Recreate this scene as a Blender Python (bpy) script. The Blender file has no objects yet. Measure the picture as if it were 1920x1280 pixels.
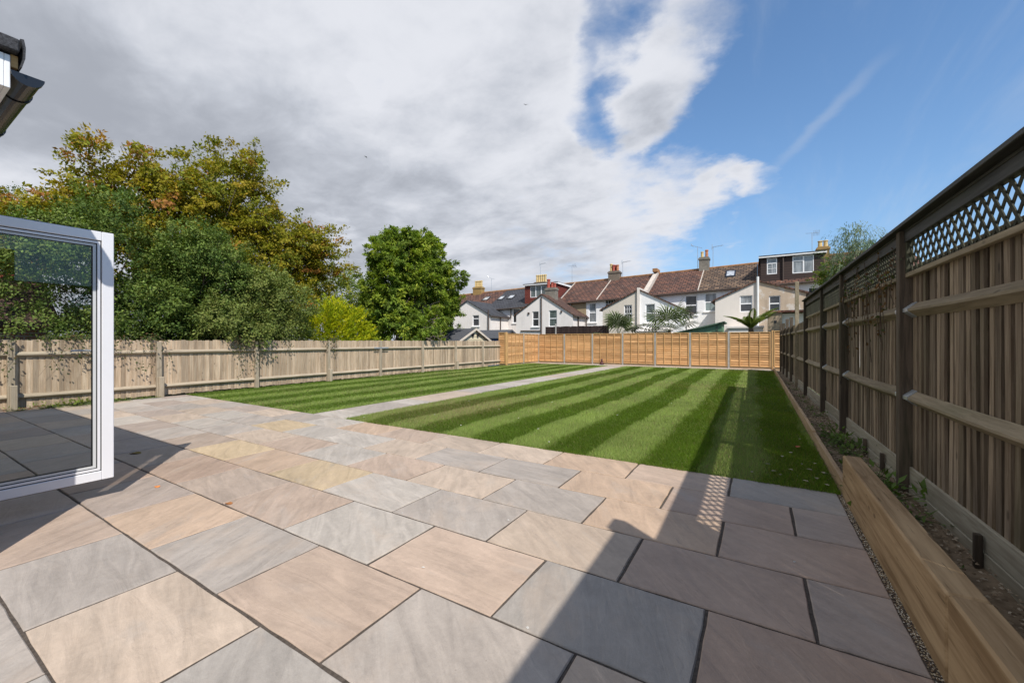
import bpy, bmesh, math, random
import numpy as np
from mathutils import Vector, Matrix

random.seed(7)
rng = np.random.default_rng(11)
S = bpy.context.scene
COL = S.collection
R = math.radians

# ------------------------------------------------------------------ camera
CAM_H = 1.38
cam = bpy.data.cameras.new('camera')
cam.sensor_width = 36.0
cam.lens = 36.0 * 763.0 / 1920.0
cam.clip_start = 0.05
cam.clip_end = 4000
camo = bpy.data.objects.new('camera', cam)
COL.objects.link(camo)
camo.location = (0, 0, CAM_H)
camo.rotation_euler = (R(90), 0, math.atan(460 / 763))
S.camera = camo
S.render.resolution_x = 1024
S.render.resolution_y = 682
S.view_settings.view_transform = 'Standard'
S.view_settings.look = 'None'
S.view_settings.gamma = 1
S.view_settings.exposure = 0.38
S.view_settings.use_curve_mapping = False

# ------------------------------------------------------------------ sun and sky
SUN = Vector((0.72, -0.52, 1.0)).normalized()      # towards the sun
elev = math.asin(SUN.z)
azim = math.atan2(SUN.x, SUN.y)
sl = bpy.data.lights.new('sun', 'SUN')
sl.energy = 4.2
sl.angle = R(0.53)
sl.color = (1.0, 0.945, 0.865)
suno = bpy.data.objects.new('sun', sl)
COL.objects.link(suno)
suno.rotation_euler = SUN.to_track_quat('Z', 'Y').to_euler()
suno.location = (20, -15, 30)

world = bpy.data.worlds.new('World')
S.world = world
world.use_nodes = True


def nd(nt, typ, ins=None, **props):
    n = nt.nodes.new(typ)
    for k, v in props.items():
        setattr(n, k, v)
    for k, v in (ins or {}).items():
        s = n.inputs[k]
        if isinstance(v, bpy.types.NodeSocket):
            nt.links.new(v, s)
        else:
            s.default_value = v
    return n


def mth(nt, op, a, b=None, c=None, clamp=False):
    n = nt.nodes.new('ShaderNodeMath')
    n.operation = op
    n.use_clamp = clamp
    for i, v in enumerate((a, b, c)):
        if v is None:
            continue
        if isinstance(v, bpy.types.NodeSocket):
            nt.links.new(v, n.inputs[i])
        else:
            n.inputs[i].default_value = v
    return n.outputs[0]


def smooth(nt, v, a, b):
    n = nd(nt, 'ShaderNodeMapRange', {0: v, 1: a, 2: b, 3: 0.0, 4: 1.0}, interpolation_type='SMOOTHSTEP')
    return n.outputs[0]


def mixc(nt, f, a, b, mode='MIX'):
    n = nt.nodes.new('ShaderNodeMix')
    n.data_type = 'RGBA'
    n.blend_type = mode
    for s, v in ((n.inputs[0], f), (n.inputs[6], a), (n.inputs[7], b)):
        if isinstance(v, bpy.types.NodeSocket):
            nt.links.new(v, s)
        elif isinstance(v, (tuple, list)):
            s.default_value = (*v[:3], 1)
        else:
            s.default_value = v
    return n.outputs[2]


def noise(nt, vec, scale, detail=4, rough=0.55, dist=0.0):
    n = nd(nt, 'ShaderNodeTexNoise', {'Vector': vec, 'Scale': scale, 'Detail': detail, 'Roughness': rough, 'Distortion': dist})
    return n.outputs[0]


def mapping(nt, vec, scale=(1, 1, 1), loc=(0, 0, 0), rot=(0, 0, 0)):
    n = nd(nt, 'ShaderNodeMapping', {'Vector': vec, 'Location': loc, 'Rotation': rot, 'Scale': scale})
    return n.outputs[0]


def skydir(px, py):
    """direction of a cloud feature, from its bearing and height in the view of the garden"""
    a = math.atan(460 / 763)
    u, v = (px - 960) / 763, (640 - py) / 763
    d = Vector((-math.sin(a) + u * math.cos(a), math.cos(a) + u * math.sin(a), v))
    return d.normalized()


SOFF = (7.7, 2.4, 0)
NOFF = (11.4, 5.2, 0)
BLOBS = [(1255, 60, 125, 0.75), (1225, 165, 95, 0.65), (1195, 225, 60, 0.45), (1060, 40, 110, 0.3), (1160, 350, 170, 0.6), (1300, 360, 95, 0.75), (1370, 345, 60, 0.6), (1425, 335, 45, 0.8),
         (1390, 428, 34, 1.0), (1165, 10, 80, -0.72), (1145, 110, 75, -0.5), (1130, 215, 75, -0.62), (1120, 250, 50, -0.3), (1000, 160, 160, 0.3),
         (1500, 190, 330, -0.35), (1280, 270, 90, -0.5), (1400, 400, 70, -0.5), (700, 165, 34, -0.7), (620, 440, 45, -0.7), (1085, 110, 30, -0.3)]


def build_sky():
    nt = world.node_tree
    nt.nodes.clear()
    out = nt.nodes.new('ShaderNodeOutputWorld')
    bg = nt.nodes.new('ShaderNodeBackground')
    bg.inputs[1].default_value = 0.10
    nt.links.new(bg.outputs[0], out.inputs[0])
    sky = nt.nodes.new('ShaderNodeTexSky')
    sky.sky_type = 'NISHITA'
    sky.sun_disc = False
    sky.sun_elevation = elev
    sky.sun_rotation = azim
    sky.altitude = 10
    sky.air_density = 1.0
    sky.dust_density = 0.15
    sky.ozone_density = 2.0
    tc = nt.nodes.new('ShaderNodeTexCoord').outputs['Generated']
    dirn = nd(nt, 'ShaderNodeVectorMath', {0: tc}, operation='NORMALIZE').outputs[0]
    sep = nd(nt, 'ShaderNodeSeparateXYZ', {0: dirn}).outputs
    zz = mth(nt, 'ADD', mth(nt, 'MAXIMUM', sep[2], 0.0), 0.16)
    px = mth(nt, 'DIVIDE', sep[0], zz)
    py = mth(nt, 'DIVIDE', sep[1], zz)
    p = nd(nt, 'ShaderNodeCombineXYZ', {0: px, 1: py, 2: 0.0}).outputs[0]
    # large cloud bank to one side of a line that runs away over the garden
    side = nd(nt, 'ShaderNodeVectorMath', {0: dirn, 1: (-0.985, -0.17, 0)}, operation='DOT_PRODUCT').outputs['Value']
    bias = mth(nt, 'ADD', mth(nt, 'MULTIPLY', side, 2.6), 0.12)

    wv = nd(nt, 'ShaderNodeTexNoise', {'Vector': p, 'Scale': 5.0, 'Detail': 6.0, 'Roughness': 0.6}).outputs['Color']
    wv = nd(nt, 'ShaderNodeVectorMath', {0: wv, 1: (0.5, 0.5, 0.5)}, operation='SUBTRACT').outputs[0]
    wv = nd(nt, 'ShaderNodeVectorMath', {0: wv, 1: (0.11, 0.11, 0.11)}, operation='MULTIPLY').outputs[0]
    dirw = nd(nt, 'ShaderNodeVectorMath', {0: nd(nt, 'ShaderNodeVectorMath', {0: dirn, 1: wv}, operation='ADD').outputs[0]}, operation='NORMALIZE').outputs[0]

    def blob(x, y, r, amp):
        c = skydir(x, y)
        d = nd(nt, 'ShaderNodeVectorMath', {0: dirw, 1: tuple(c)}, operation='DOT_PRODUCT').outputs['Value']
        k = math.cos(r / 763)
        return mth(nt, 'MULTIPLY', smooth(nt, d, k, 1 - (1 - k) * 0.12), amp)
    for b in BLOBS:
        bias = mth(nt, 'ADD', bias, blob(*b))
    n1 = noise(nt, mapping(nt, p, loc=NOFF), 2.3, 9, 0.6, 0.25)
    n2 = noise(nt, mapping(nt, p, loc=(8.0, 2.0, 0)), 6.5, 7, 0.62, 0.2)
    d = mth(nt, 'ADD', mth(nt, 'MULTIPLY', mth(nt, 'SUBTRACT', n1, 0.5), 1.55), mth(nt, 'MULTIPLY', mth(nt, 'SUBTRACT', n2, 0.5), 0.85))
    dens = mth(nt, 'ADD', bias, d)
    mask = smooth(nt, dens, -0.12, 0.95)
    # wispy cirrus in the clear part and one fading contrail
    ci = noise(nt, mapping(nt, p, scale=(2.2, 0.5, 1), loc=(0.4, 0.1, 0), rot=(0, 0, R(-35))), 1.6, 8, 0.62, 0.5)
    cir = mth(nt, 'MULTIPLY', smooth(nt, ci, 0.45, 0.85), 0.34)
    c1, c2 = skydir(1440, 325), skydir(1665, 105)
    nrm = c1.cross(c2).normalized()
    mid = (c1 + c2).normalized()
    dd = nd(nt, 'ShaderNodeVectorMath', {0: dirn, 1: tuple(nrm)}, operation='DOT_PRODUCT').outputs['Value']
    dm = nd(nt, 'ShaderNodeVectorMath', {0: dirn, 1: tuple(mid)}, operation='DOT_PRODUCT').outputs['Value']
    wob = mth(nt, 'MULTIPLY', mth(nt, 'SUBTRACT', n2, 0.5), 0.03)
    near = mth(nt, 'ABSOLUTE', mth(nt, 'ADD', dd, wob))
    line = mth(nt, 'SUBTRACT', 1.0, smooth(nt, near, 0.001, 0.016))
    half = math.cos(c1.angle(c2) / 2)
    gate = smooth(nt, dm, half - 0.004, half + 0.012)
    trail = mth(nt, 'MULTIPLY', mth(nt, 'MULTIPLY', line, gate), 0.3)
    cir = mth(nt, 'MAXIMUM', cir, trail)
    # light and dark parts of the bank
    s1 = noise(nt, mapping(nt, p, scale=(0.8, 1.0, 1), loc=SOFF, rot=(0, 0, R(25))), 1.25, 7, 0.5, 0.4)
    s2 = noise(nt, mapping(nt, p, scale=(0.8, 1.1, 1), loc=(4.7, 9.0, 0), rot=(0, 0, R(25))), 4.6, 7, 0.6, 0.3)
    sh = mth(nt, 'ADD', mth(nt, 'MULTIPLY', s1, 0.95), mth(nt, 'MULTIPLY', s2, 0.38))
    sh = mth(nt, 'SUBTRACT', sh, mth(nt, 'MULTIPLY', smooth(nt, dens, 0.35, 2.2), 0.22))
    shade = smooth(nt, sh, 0.30, 0.72)
    ccol = nd(nt, 'ShaderNodeValToRGB', {0: shade})
    el = ccol.color_ramp.elements
    el[0].position, el[0].color = 0.0, (3.05, 3.25, 3.7, 1)
    el[1].position, el[1].color = 1.0, (6.0, 6.15, 6.6, 1)
    e = ccol.color_ramp.elements.new(0.5)
    e.color = (4.45, 4.68, 5.2, 1)
    skyc = mixc(nt, 1.0, sky.outputs[0], (1.03, 1.25, 1.38), 'MULTIPLY')
    low = mth(nt, 'POWER', mth(nt, 'SUBTRACT', 1.0, mth(nt, 'MAXIMUM', sep[2], 0.0)), 5.0)
    skyc = mixc(nt, mth(nt, 'MULTIPLY', low, 0.8), skyc, (2.2, 3.2, 4.75))
    skyc = mixc(nt, cir, skyc, (5.0, 5.3, 5.7))
    fin = mixc(nt, mask, skyc, ccol.outputs[0])
    nt.links.new(fin, bg.inputs[0])


build_sky()

# ------------------------------------------------------------------ helpers


def lin(r, g, b):
    f = lambda c: ((c / 255 + 0.055) / 1.055) ** 2.4 if c > 10 else c / 255 / 12.92
    return (f(r), f(g), f(b))


def sc(c, k):
    return tuple(min(0.9, x * k) for x in c)


WL = {}      # world position of every parent


def put(o, parent=None, loc=(0, 0, 0), rot=None):
    COL.objects.link(o)
    o.location = loc
    if rot:
        o.rotation_euler = rot
    WL[o.name] = Vector(loc)
    if parent is not None:
        o.parent = parent
        o.matrix_parent_inverse = Matrix.Translation(-WL[parent.name])
    return o


def tag(o, label, cat, group=None):
    o['label'] = label
    o['category'] = cat
    if group:
        o['group'] = group
    return o


def thing(name, label, cat, loc=(0, 0, 0), group=None):
    o = bpy.data.objects.new(name, None)
    o.empty_display_size = 0.2
    put(o, None, loc)
    return tag(o, label, cat, group)


class MB:
    def __init__(s):
        s.v, s.f = [], []

    def add(s, v, f):
        k = len(s.v)
        s.v += [tuple(p) for p in v]
        s.f += [tuple(i + k for i in q) for q in f]
        return s

    def hexa(s, p):      # 8 points: bottom 4 ring, top 4 ring
        return s.add(p, [(3, 2, 1, 0), (4, 5, 6, 7), (0, 1, 5, 4), (1, 2, 6, 5), (2, 3, 7, 6), (3, 0, 4, 7)])

    def box(s, x0, x1, y0, y1, z0, z1):
        return s.hexa([(x0, y0, z0), (x1, y0, z0), (x1, y1, z0), (x0, y1, z0), (x0, y0, z1), (x1, y0, z1), (x1, y1, z1), (x0, y1, z1)])

    def cbox(s, x0, x1, y0, y1, z0, z1, c=0.008):
        lo, hi = (x0, y0, z0), (x1, y1, z1)
        idx, v, f = {}, [], []
        for sx in (0, 1):
            for sy in (0, 1):
                for sz in (0, 1):
                    sg = (sx, sy, sz)
                    for a in range(3):
                        q = [(hi if sg[i] else lo)[i] + (0 if i == a else (-c if sg[i] else c)) for i in range(3)]
                        idx[(sg, a)] = len(v)
                        v.append(q)
        for a in range(3):
            b, d = (a + 1) % 3, (a + 2) % 3
            for e in (0, 1):
                q = []
                for (m, n) in ((0, 0), (1, 0), (1, 1), (0, 1)):
                    sg = [0, 0, 0]
                    sg[a], sg[b], sg[d] = e, m, n
                    q.append(idx[(tuple(sg), a)])
                f.append(q)
            for m in (0, 1):
                for n in (0, 1):
                    s0, s1 = [0, 0, 0], [0, 0, 0]
                    s0[a], s0[b], s0[d] = 0, m, n
                    s1[a], s1[b], s1[d] = 1, m, n
                    f.append([idx[(tuple(s0), b)], idx[(tuple(s1), b)], idx[(tuple(s1), d)], idx[(tuple(s0), d)]])
        for sx in (0, 1):
            for sy in (0, 1):
                for sz in (0, 1):
                    f.append([idx[((sx, sy, sz), a)] for a in range(3)])
        return s.add(v, f)

    def tube(s, pts, rad, n=6, cap=True):
        pts = [Vector(p) for p in pts]
        k = len(s.v)
        ref = Vector((0.31, 0.2, 0.93))
        for i, p in enumerate(pts):
            t = (pts[min(i + 1, len(pts) - 1)] - pts[max(i - 1, 0)]).normalized()
            a = t.cross(ref)
            if a.length < 0.05:
                a = t.cross(Vector((1, 0, 0)))
            a.normalize()
            b = t.cross(a)
            r = rad[i] if isinstance(rad, (list, tuple)) else rad
            for j in range(n):
                w = 2 * math.pi * j / n
                s.v.append(tuple(p + a * r * math.cos(w) + b * r * math.sin(w)))
        for i in range(len(pts) - 1):
            for j in range(n):
                s.f.append((k + i * n + j, k + i * n + (j + 1) % n, k + (i + 1) * n + (j + 1) % n, k + (i + 1) * n + j))
        if cap:
            s.f.append(tuple(k + j for j in reversed(range(n))))
            s.f.append(tuple(k + (len(pts) - 1) * n + j for j in range(n)))
        return s

    def lathe(s, c, prof, n=12):
        k = len(s.v)
        for (r, z) in prof:
            for j in range(n):
                w = 2 * math.pi * j / n
                s.v.append((c[0] + r * math.cos(w), c[1] + r * math.sin(w), c[2] + z))
        for i in range(len(prof) - 1):
            for j in range(n):
                s.f.append((k + i * n + j, k + i * n + (j + 1) % n, k + (i + 1) * n + (j + 1) % n, k + (i + 1) * n + j))
        s.f.append(tuple(k + j for j in reversed(range(n))))
        s.f.append(tuple(k + (len(prof) - 1) * n + j for j in range(n)))
        return s

    def mesh(s, name, mat, smoothed=False, recalc=True):
        me = bpy.data.meshes.new(name)
        me.from_pydata(s.v, [], s.f)
        if recalc:
            bm = bmesh.new()
            bm.from_mesh(me)
            bmesh.ops.recalc_face_normals(bm, faces=bm.faces)
            bm.to_mesh(me)
            bm.free()
        if mat is not None:
            me.materials.append(mat)
        if smoothed:
            me.polygons.foreach_set('use_smooth', [True] * len(me.polygons))
        me.update()
        return me

    def build(s, name, mat, parent=None, loc=(0, 0, 0), rot=None, smoothed=False):
        return put(bpy.data.objects.new(name, s.mesh(name, mat, smoothed)), parent, loc, rot)


def inst(name, mesh, parent, loc, rot=None, color=None):
    o = bpy.data.objects.new(name, mesh)
    put(o, parent, loc, rot)
    if color:
        o.color = (*color, 1)
    return o


def struct(o):
    o['kind'] = 'structure'
    return o


# ------------------------------------------------------------------ materials


def newmat(name):
    m = bpy.data.materials.new(name)
    m.use_nodes = True
    nt = m.node_tree
    b = nt.nodes['Principled BSDF']
    b.inputs['Roughness'].default_value = 0.75
    b.inputs['Specular IOR Level'].default_value = 0.3
    return m, nt, b


def objvec(nt, spread=37.0):
    tc = nt.nodes.new('ShaderNodeTexCoord').outputs['Object']
    oi = nt.nodes.new('ShaderNodeObjectInfo')
    off = mth(nt, 'MULTIPLY', oi.outputs['Random'], spread)
    cv = nd(nt, 'ShaderNodeCombineXYZ', {0: off, 1: mth(nt, 'MULTIPLY', off, 1.7), 2: mth(nt, 'MULTIPLY', off, 0.6)}).outputs[0]
    v = nd(nt, 'ShaderNodeVectorMath', {0: tc, 1: cv}, operation='ADD').outputs[0]
    return v, oi, tc


def bump(nt, b, h, strength=0.3, dist=0.01):
    n = nd(nt, 'ShaderNodeBump', {'Height': h, 'Strength': strength, 'Distance': dist})
    nt.links.new(n.outputs[0], b.inputs['Normal'])


def plain(name, c, rough=0.6, var=0.12, scale=6.0, spec=0.3, bmp=0.0, metal=0.0):
    m, nt, b = newmat(name)
    v, oi, tc = objvec(nt)
    n = noise(nt, v, scale, 5, 0.6)
    k = nd(nt, 'ShaderNodeMapRange', {0: n, 1: 0.3, 2: 0.7, 3: 1 - var, 4: 1 + var}).outputs[0]
    col = nd(nt, 'ShaderNodeVectorMath', {0: c, 1: k}, operation='MULTIPLY')
    nt.links.new(col.outputs[0], b.inputs['Base Color'])
    b.inputs['Roughness'].default_value = rough
    b.inputs['Specular IOR Level'].default_value = spec
    b.inputs['Metallic'].default_value = metal
    if bmp:
        bump(nt, b, noise(nt, v, scale * 8, 4, 0.6), bmp, 0.004)
    return m


def wood(name, c1, c2, axis='Z', rough=0.8, green=0.0, knots=True, vary=0.28, grain=1.0, dark=0.45):
    m, nt, b = newmat(name)
    v, oi, tc = objvec(nt)
    st = {'X': (0.06, 1, 1), 'Y': (1, 0.06, 1), 'Z': (1, 1, 0.06)}[axis]
    st2 = tuple(0.25 if s < 1 else 1 for s in st)
    g1 = noise(nt, mapping(nt, v, tuple(s * 38 * grain for s in st)), 1.0, 6, 0.62, 0.6)
    g2 = noise(nt, mapping(nt, v, tuple(s * 120 * grain for s in st)), 1.0, 3, 0.6)
    blot = noise(nt, mapping(nt, v, st2), 4.0, 4, 0.55)
    t = mth(nt, 'ADD', mth(nt, 'MULTIPLY', g1, 0.75), mth(nt, 'MULTIPLY', blot, 0.4), clamp=False)
    col = mixc(nt, smooth(nt, t, 0.38, 0.78), c1, c2)
    crack = smooth(nt, g2, 0.62, 0.75)
    col = mixc(nt, mth(nt, 'MULTIPLY', crack, dark), col, tuple(x * 0.35 for x in c1))
    if knots:
        kv = nd(nt, 'ShaderNodeTexVoronoi', {'Vector': mapping(nt, v, tuple(1.0 if s < 1 else 2.2 for s in st)), 'Scale': 3.0, 'Randomness': 1.0})
        kn = mth(nt, 'SUBTRACT', 1.0, smooth(nt, kv.outputs['Distance'], 0.05, 0.12))
        col = mixc(nt, mth(nt, 'MULTIPLY', kn, 0.6), col, tuple(x * 0.3 for x in c1))
    k = nd(nt, 'ShaderNodeMapRange', {0: oi.outputs['Random'], 1: 0.0, 2: 1.0, 3: 1 - vary, 4: 1 + vary}).outputs[0]
    col = nd(nt, 'ShaderNodeVectorMath', {0: col, 1: k}, operation='MULTIPLY').outputs[0]
    if green:
        gr = noise(nt, mapping(nt, v, st2), 2.2, 5, 0.6)
        col = mixc(nt, mth(nt, 'MULTIPLY', smooth(nt, gr, 0.5, 0.75), green), col, (0.07, 0.085, 0.03))
    nt.links.new(col, b.inputs['Base Color'])
    b.inputs['Roughness'].default_value = rough
    b.inputs['Specular IOR Level'].default_value = 0.2
    bump(nt, b, mth(nt, 'ADD', g1, mth(nt, 'MULTIPLY', crack, -0.8)), 0.35, 0.004)
    return m


def stone_mat():
    m, nt, b = newmat('sandstone_slab')
    v, oi, tc = objvec(nt, 61.0)
    rot = nd(nt, 'ShaderNodeVectorRotate', {'Vector': v, 'Angle': mth(nt, 'MULTIPLY', oi.outputs['Random'], 1.2)}, rotation_type='Z_AXIS').outputs[0]
    oc = oi.outputs['Color']
    # broad drifts of tone, then bedding streaks, then sandy grain
    n1 = noise(nt, rot, 2.4, 4, 0.55, 0.6)
    st = noise(nt, mapping(nt, rot, (1.2, 6.5, 1)), 1.6, 7, 0.62, 1.1)
    gr = noise(nt, v, 160, 3, 0.7)
    sp = noise(nt, v, 28, 4, 0.65)
    f = mth(nt, 'ADD', mth(nt, 'MULTIPLY', mth(nt, 'SUBTRACT', n1, 0.5), 0.45), mth(nt, 'MULTIPLY', mth(nt, 'SUBTRACT', st, 0.5), 0.8))
    f = mth(nt, 'ADD', f, mth(nt, 'MULTIPLY', mth(nt, 'SUBTRACT', gr, 0.5), 0.30))
    f = mth(nt, 'ADD', f, mth(nt, 'MULTIPLY', mth(nt, 'SUBTRACT', sp, 0.5), 0.30))
    col = nd(nt, 'ShaderNodeVectorMath', {0: oc, 1: mth(nt, 'ADD', f, 1.0)}, operation='MULTIPLY').outputs[0]
    # iron-stained warm drift and pale grey drift
    warm = smooth(nt, noise(nt, mapping(nt, rot, (0.8, 1.6, 1), loc=(5, 3, 0)), 2.0, 5, 0.6, 0.5), 0.5, 0.72)
    col = mixc(nt, mth(nt, 'MULTIPLY', warm, 0.30), col, (0.45, 0.345, 0.26))
    cool = smooth(nt, noise(nt, mapping(nt, rot, (0.7, 2.2, 1), loc=(9, 1, 0)), 2.2, 5, 0.6, 0.5), 0.55, 0.75)
    col = mixc(nt, mth(nt, 'MULTIPLY', cool, 0.28), col, (0.345, 0.325, 0.30))
    vein = smooth(nt, noise(nt, mapping(nt, rot, (1.4, 9, 1), loc=(2, 7, 0)), 1.5, 8, 0.7, 1.6), 0.61, 0.70)
    pick = smooth(nt, oi.outputs['Random'], 0.35, 0.8)
    col = mixc(nt, mth(nt, 'MULTIPLY', mth(nt, 'MULTIPLY', vein, pick), 0.55), col, (0.175, 0.15, 0.14))
    dots = nd(nt, 'ShaderNodeTexVoronoi', {'Vector': v, 'Scale': 9.0}).outputs['Distance']
    dk = mth(nt, 'SUBTRACT', 1.0, smooth(nt, dots, 0.02, 0.05))
    col = mixc(nt, mth(nt, 'MULTIPLY', dk, 0.35), col, (0.12, 0.1, 0.09))
    nt.links.new(col, b.inputs['Base Color'])
    rr = nd(nt, 'ShaderNodeMapRange', {0: st, 1: 0.3, 2: 0.7, 3: 0.55, 4: 0.8}).outputs[0]
    nt.links.new(rr, b.inputs['Roughness'])
    b.inputs['Specular IOR Level'].default_value = 0.35
    hh = mth(nt, 'ADD', mth(nt, 'MULTIPLY', st, 1.0), mth(nt, 'MULTIPLY', sp, 0.35))
    hh = mth(nt, 'ADD', hh, mth(nt, 'MULTIPLY', gr, 0.12))
    rv = noise(nt, mapping(nt, rot, (1.0, 2.0, 1), loc=(1, 2, 0)), 2.6, 6, 0.55, 0.5)
    hh = mth(nt, 'ADD', hh, mth(nt, 'MULTIPLY', smooth(nt, rv, 0.54, 0.60), 0.22))
    bump(nt, b, hh, 0.5, 0.011)
    return m


def leafmat(name, trans=0.35, rough=0.5, spec=0.35):
    m, nt, b = newmat(name)
    at = nd(nt, 'ShaderNodeAttribute', attribute_name='Col').outputs['Color']
    nt.links.new(at, b.inputs['Base Color'])
    b.inputs['Roughness'].default_value = rough
    b.inputs['Specular IOR Level'].default_value = spec
    tr = nd(nt, 'ShaderNodeBsdfTranslucent', {'Color': mixc(nt, 1.0, at, (1.15, 1.25, 0.5), 'MULTIPLY')})
    mx = nd(nt, 'ShaderNodeMixShader', {0: trans, 1: b.outputs[0], 2: tr.outputs[0]})
    nt.links.new(mx.outputs[0], nt.nodes['Material Output'].inputs[0])
    return m


def tilemat(name, c1, c2, cm, swap=False, bw=0.3, rh=0.28, lichen=0.0, offs=0.5):
    """roof covering too far away to pick apart: courses, joints, tone of each tile, lichen"""
    m, nt, b = newmat(name)
    tc = nt.nodes.new('ShaderNodeTexCoord').outputs['Object']
    sp = nd(nt, 'ShaderNodeSeparateXYZ', {0: tc}).outputs
    a, c = (1, 0) if swap else (0, 1)
    v = nd(nt, 'ShaderNodeCombineXYZ', {0: sp[a], 1: mth(nt, 'MULTIPLY', sp[c], 1.17), 2: 0.0}).outputs[0]
    br = nd(nt, 'ShaderNodeTexBrick', {'Vector': v, 'Color1': (*c1, 1), 'Color2': (*c2, 1), 'Mortar': (*cm, 1), 'Scale': 1.0, 'Mortar Size': 0.035, 'Bias': 0.0,
                                       'Brick Width': bw, 'Row Height': rh, 'Mortar Smooth': 0.3}, offset=offs)
    n = noise(nt, tc, 1.3, 6, 0.65)
    k = nd(nt, 'ShaderNodeMapRange', {0: n, 1: 0.3, 2: 0.7, 3: 0.7, 4: 1.3}).outputs[0]
    col = nd(nt, 'ShaderNodeVectorMath', {0: br.outputs[0], 1: k}, operation='MULTIPLY').outputs[0]
    if lichen:
        l1 = smooth(nt, noise(nt, tc, 9.0, 3, 0.6), 0.62, 0.70)
        l2 = smooth(nt, noise(nt, tc, 1.1, 3, 0.6), 0.4, 0.65)
        col = mixc(nt, mth(nt, 'MULTIPLY', mth(nt, 'MULTIPLY', l1, l2), lichen), col, (0.5, 0.43, 0.33))
    nt.links.new(col, b.inputs['Base Color'])
    b.inputs['Roughness'].default_value = 0.8
    bump(nt, b, br.outputs['Fac'], -0.6, 0.03)
    return m


def rendermat(name, c, stain=0.25, sc_=0.8, patch=None):
    m, nt, b = newmat(name)
    tc = nt.nodes.new('ShaderNodeTexCoord').outputs['Object']
    n = noise(nt, tc, sc_, 6, 0.65)
    streak = noise(nt, mapping(nt, tc, (5, 5, 0.5)), 1.0, 5, 0.6)
    k = mth(nt, 'SUBTRACT', 1.0, mth(nt, 'MULTIPLY', smooth(nt, mth(nt, 'ADD', mth(nt, 'MULTIPLY', n, 0.6), mth(nt, 'MULTIPLY', streak, 0.4)), 0.45, 0.75), stain))
    col = nd(nt, 'ShaderNodeVectorMath', {0: c, 1: k}, operation='MULTIPLY').outputs[0]
    if patch:
        pz = smooth(nt, noise(nt, tc, 1.4, 7, 0.7, 0.8), 0.5, 0.58)
        col = mixc(nt, pz, col, patch)
    nt.links.new(col, b.inputs['Base Color'])
    b.inputs['Roughness'].default_value = 0.9
    bump(nt, b, noise(nt, tc, 40, 4, 0.6), 0.2, 0.005)
    return m


def glassmat(name, tint=(0.80, 0.84, 0.83), refl=1.0):
    m = bpy.data.materials.new(name)
    m.use_nodes = True
    nt = m.node_tree
    nt.nodes.clear()
    out = nt.nodes.new('ShaderNodeOutputMaterial')
    fr = nd(nt, 'ShaderNodeFresnel', {'IOR': 1.5})
    f = mth(nt, 'MULTIPLY', fr.outputs[0], 1.15 * refl, clamp=True)
    tr = nd(nt, 'ShaderNodeBsdfTransparent', {'Color': (*tint, 1)})
    gl = nd(nt, 'ShaderNodeBsdfGlossy', {'Color': (0.9, 0.95, 0.95, 1), 'Roughness': 0.01})
    mx = nd(nt, 'ShaderNodeMixShader', {0: f, 1: tr.outputs[0], 2: gl.outputs[0]})
    nt.links.new(mx.outputs[0], out.inputs[0])
    return m


def panemat(name, c):
    m, nt, b = newmat(name)
    v, oi, tc = objvec(nt)
    n = noise(nt, mapping(nt, v, (3, 3, 0.7)), 1.5, 3, 0.5)
    col = mixc(nt, smooth(nt, n, 0.4, 0.65), tuple(x * 0.55 for x in c), c)
    nt.links.new(col, b.inputs['Base Color'])
    b.inputs['Roughness'].default_value = 0.05
    b.inputs['Specular IOR Level'].default_value = 0.7
    return m


M = {}
M['slab'] = stone_mat()
M['joint'] = plain('jointing_grit', (0.085, 0.070, 0.058), 0.95, 0.35, 60, 0.1, 0.6)
M['soil'] = plain('bare_soil', (0.20, 0.15, 0.10), 0.95, 0.4, 9, 0.1, 0.9)
M['earth'] = plain('rough_ground', (0.10, 0.11, 0.05), 0.95, 0.4, 0.5, 0.1, 0.5)
M['fence_r'] = wood('weathered_board', (0.135, 0.098, 0.066), (0.32, 0.25, 0.18), 'Z', 0.85, 0.25, vary=0.42)
M['rail_r'] = wood('weathered_rail', (0.19, 0.15, 0.10), (0.32, 0.265, 0.185), 'Y', 0.85, 0.35, vary=0.12)
M['post_r'] = wood('dark_post', (0.050, 0.040, 0.030), (0.13, 0.10, 0.074), 'Z', 0.85, 0.3, vary=0.2)
M['cap_r'] = wood('tarred_capping', (0.022, 0.022, 0.021), (0.062, 0.062, 0.058), 'Y', 0.6, 0.2, knots=False, vary=0.1)
M['lattice'] = wood('trellis_slat', (0.030, 0.031, 0.022), (0.068, 0.067, 0.046), 'Z', 0.85, 0.35, knots=False, vary=0.2)
M['gravelb'] = wood('gravel_board', (0.25, 0.22, 0.165), (0.40, 0.37, 0.29), 'Y', 0.9, 0.35, vary=0.1)
M['fence_l'] = wood('pale_fence_board', (0.33, 0.24, 0.16), (0.56, 0.44, 0.315), 'Z', 0.85, 0.0, vary=0.27)
M['rail_l'] = wood('pale_fence_rail', (0.30, 0.24, 0.17), (0.46, 0.39, 0.29), 'Y', 0.85, 0.0, vary=0.06)
M['post_l'] = wood('pale_fence_post', (0.29, 0.235, 0.165), (0.46, 0.385, 0.29), 'Z', 0.85, 0.0, vary=0.1)
M['lap'] = wood('new_lap_slat', (0.42, 0.215, 0.085), (0.62, 0.365, 0.17), 'X', 0.7, 0.0, vary=0.26, grain=0.8)
M['lapb'] = wood('new_lap_batten', (0.44, 0.25, 0.10), (0.62, 0.39, 0.18), 'Z', 0.7, 0.0, vary=0.12)
M['concrete'] = plain('concrete_post', (0.36, 0.34, 0.31), 0.9, 0.2, 5, 0.2, 0.4)
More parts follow.
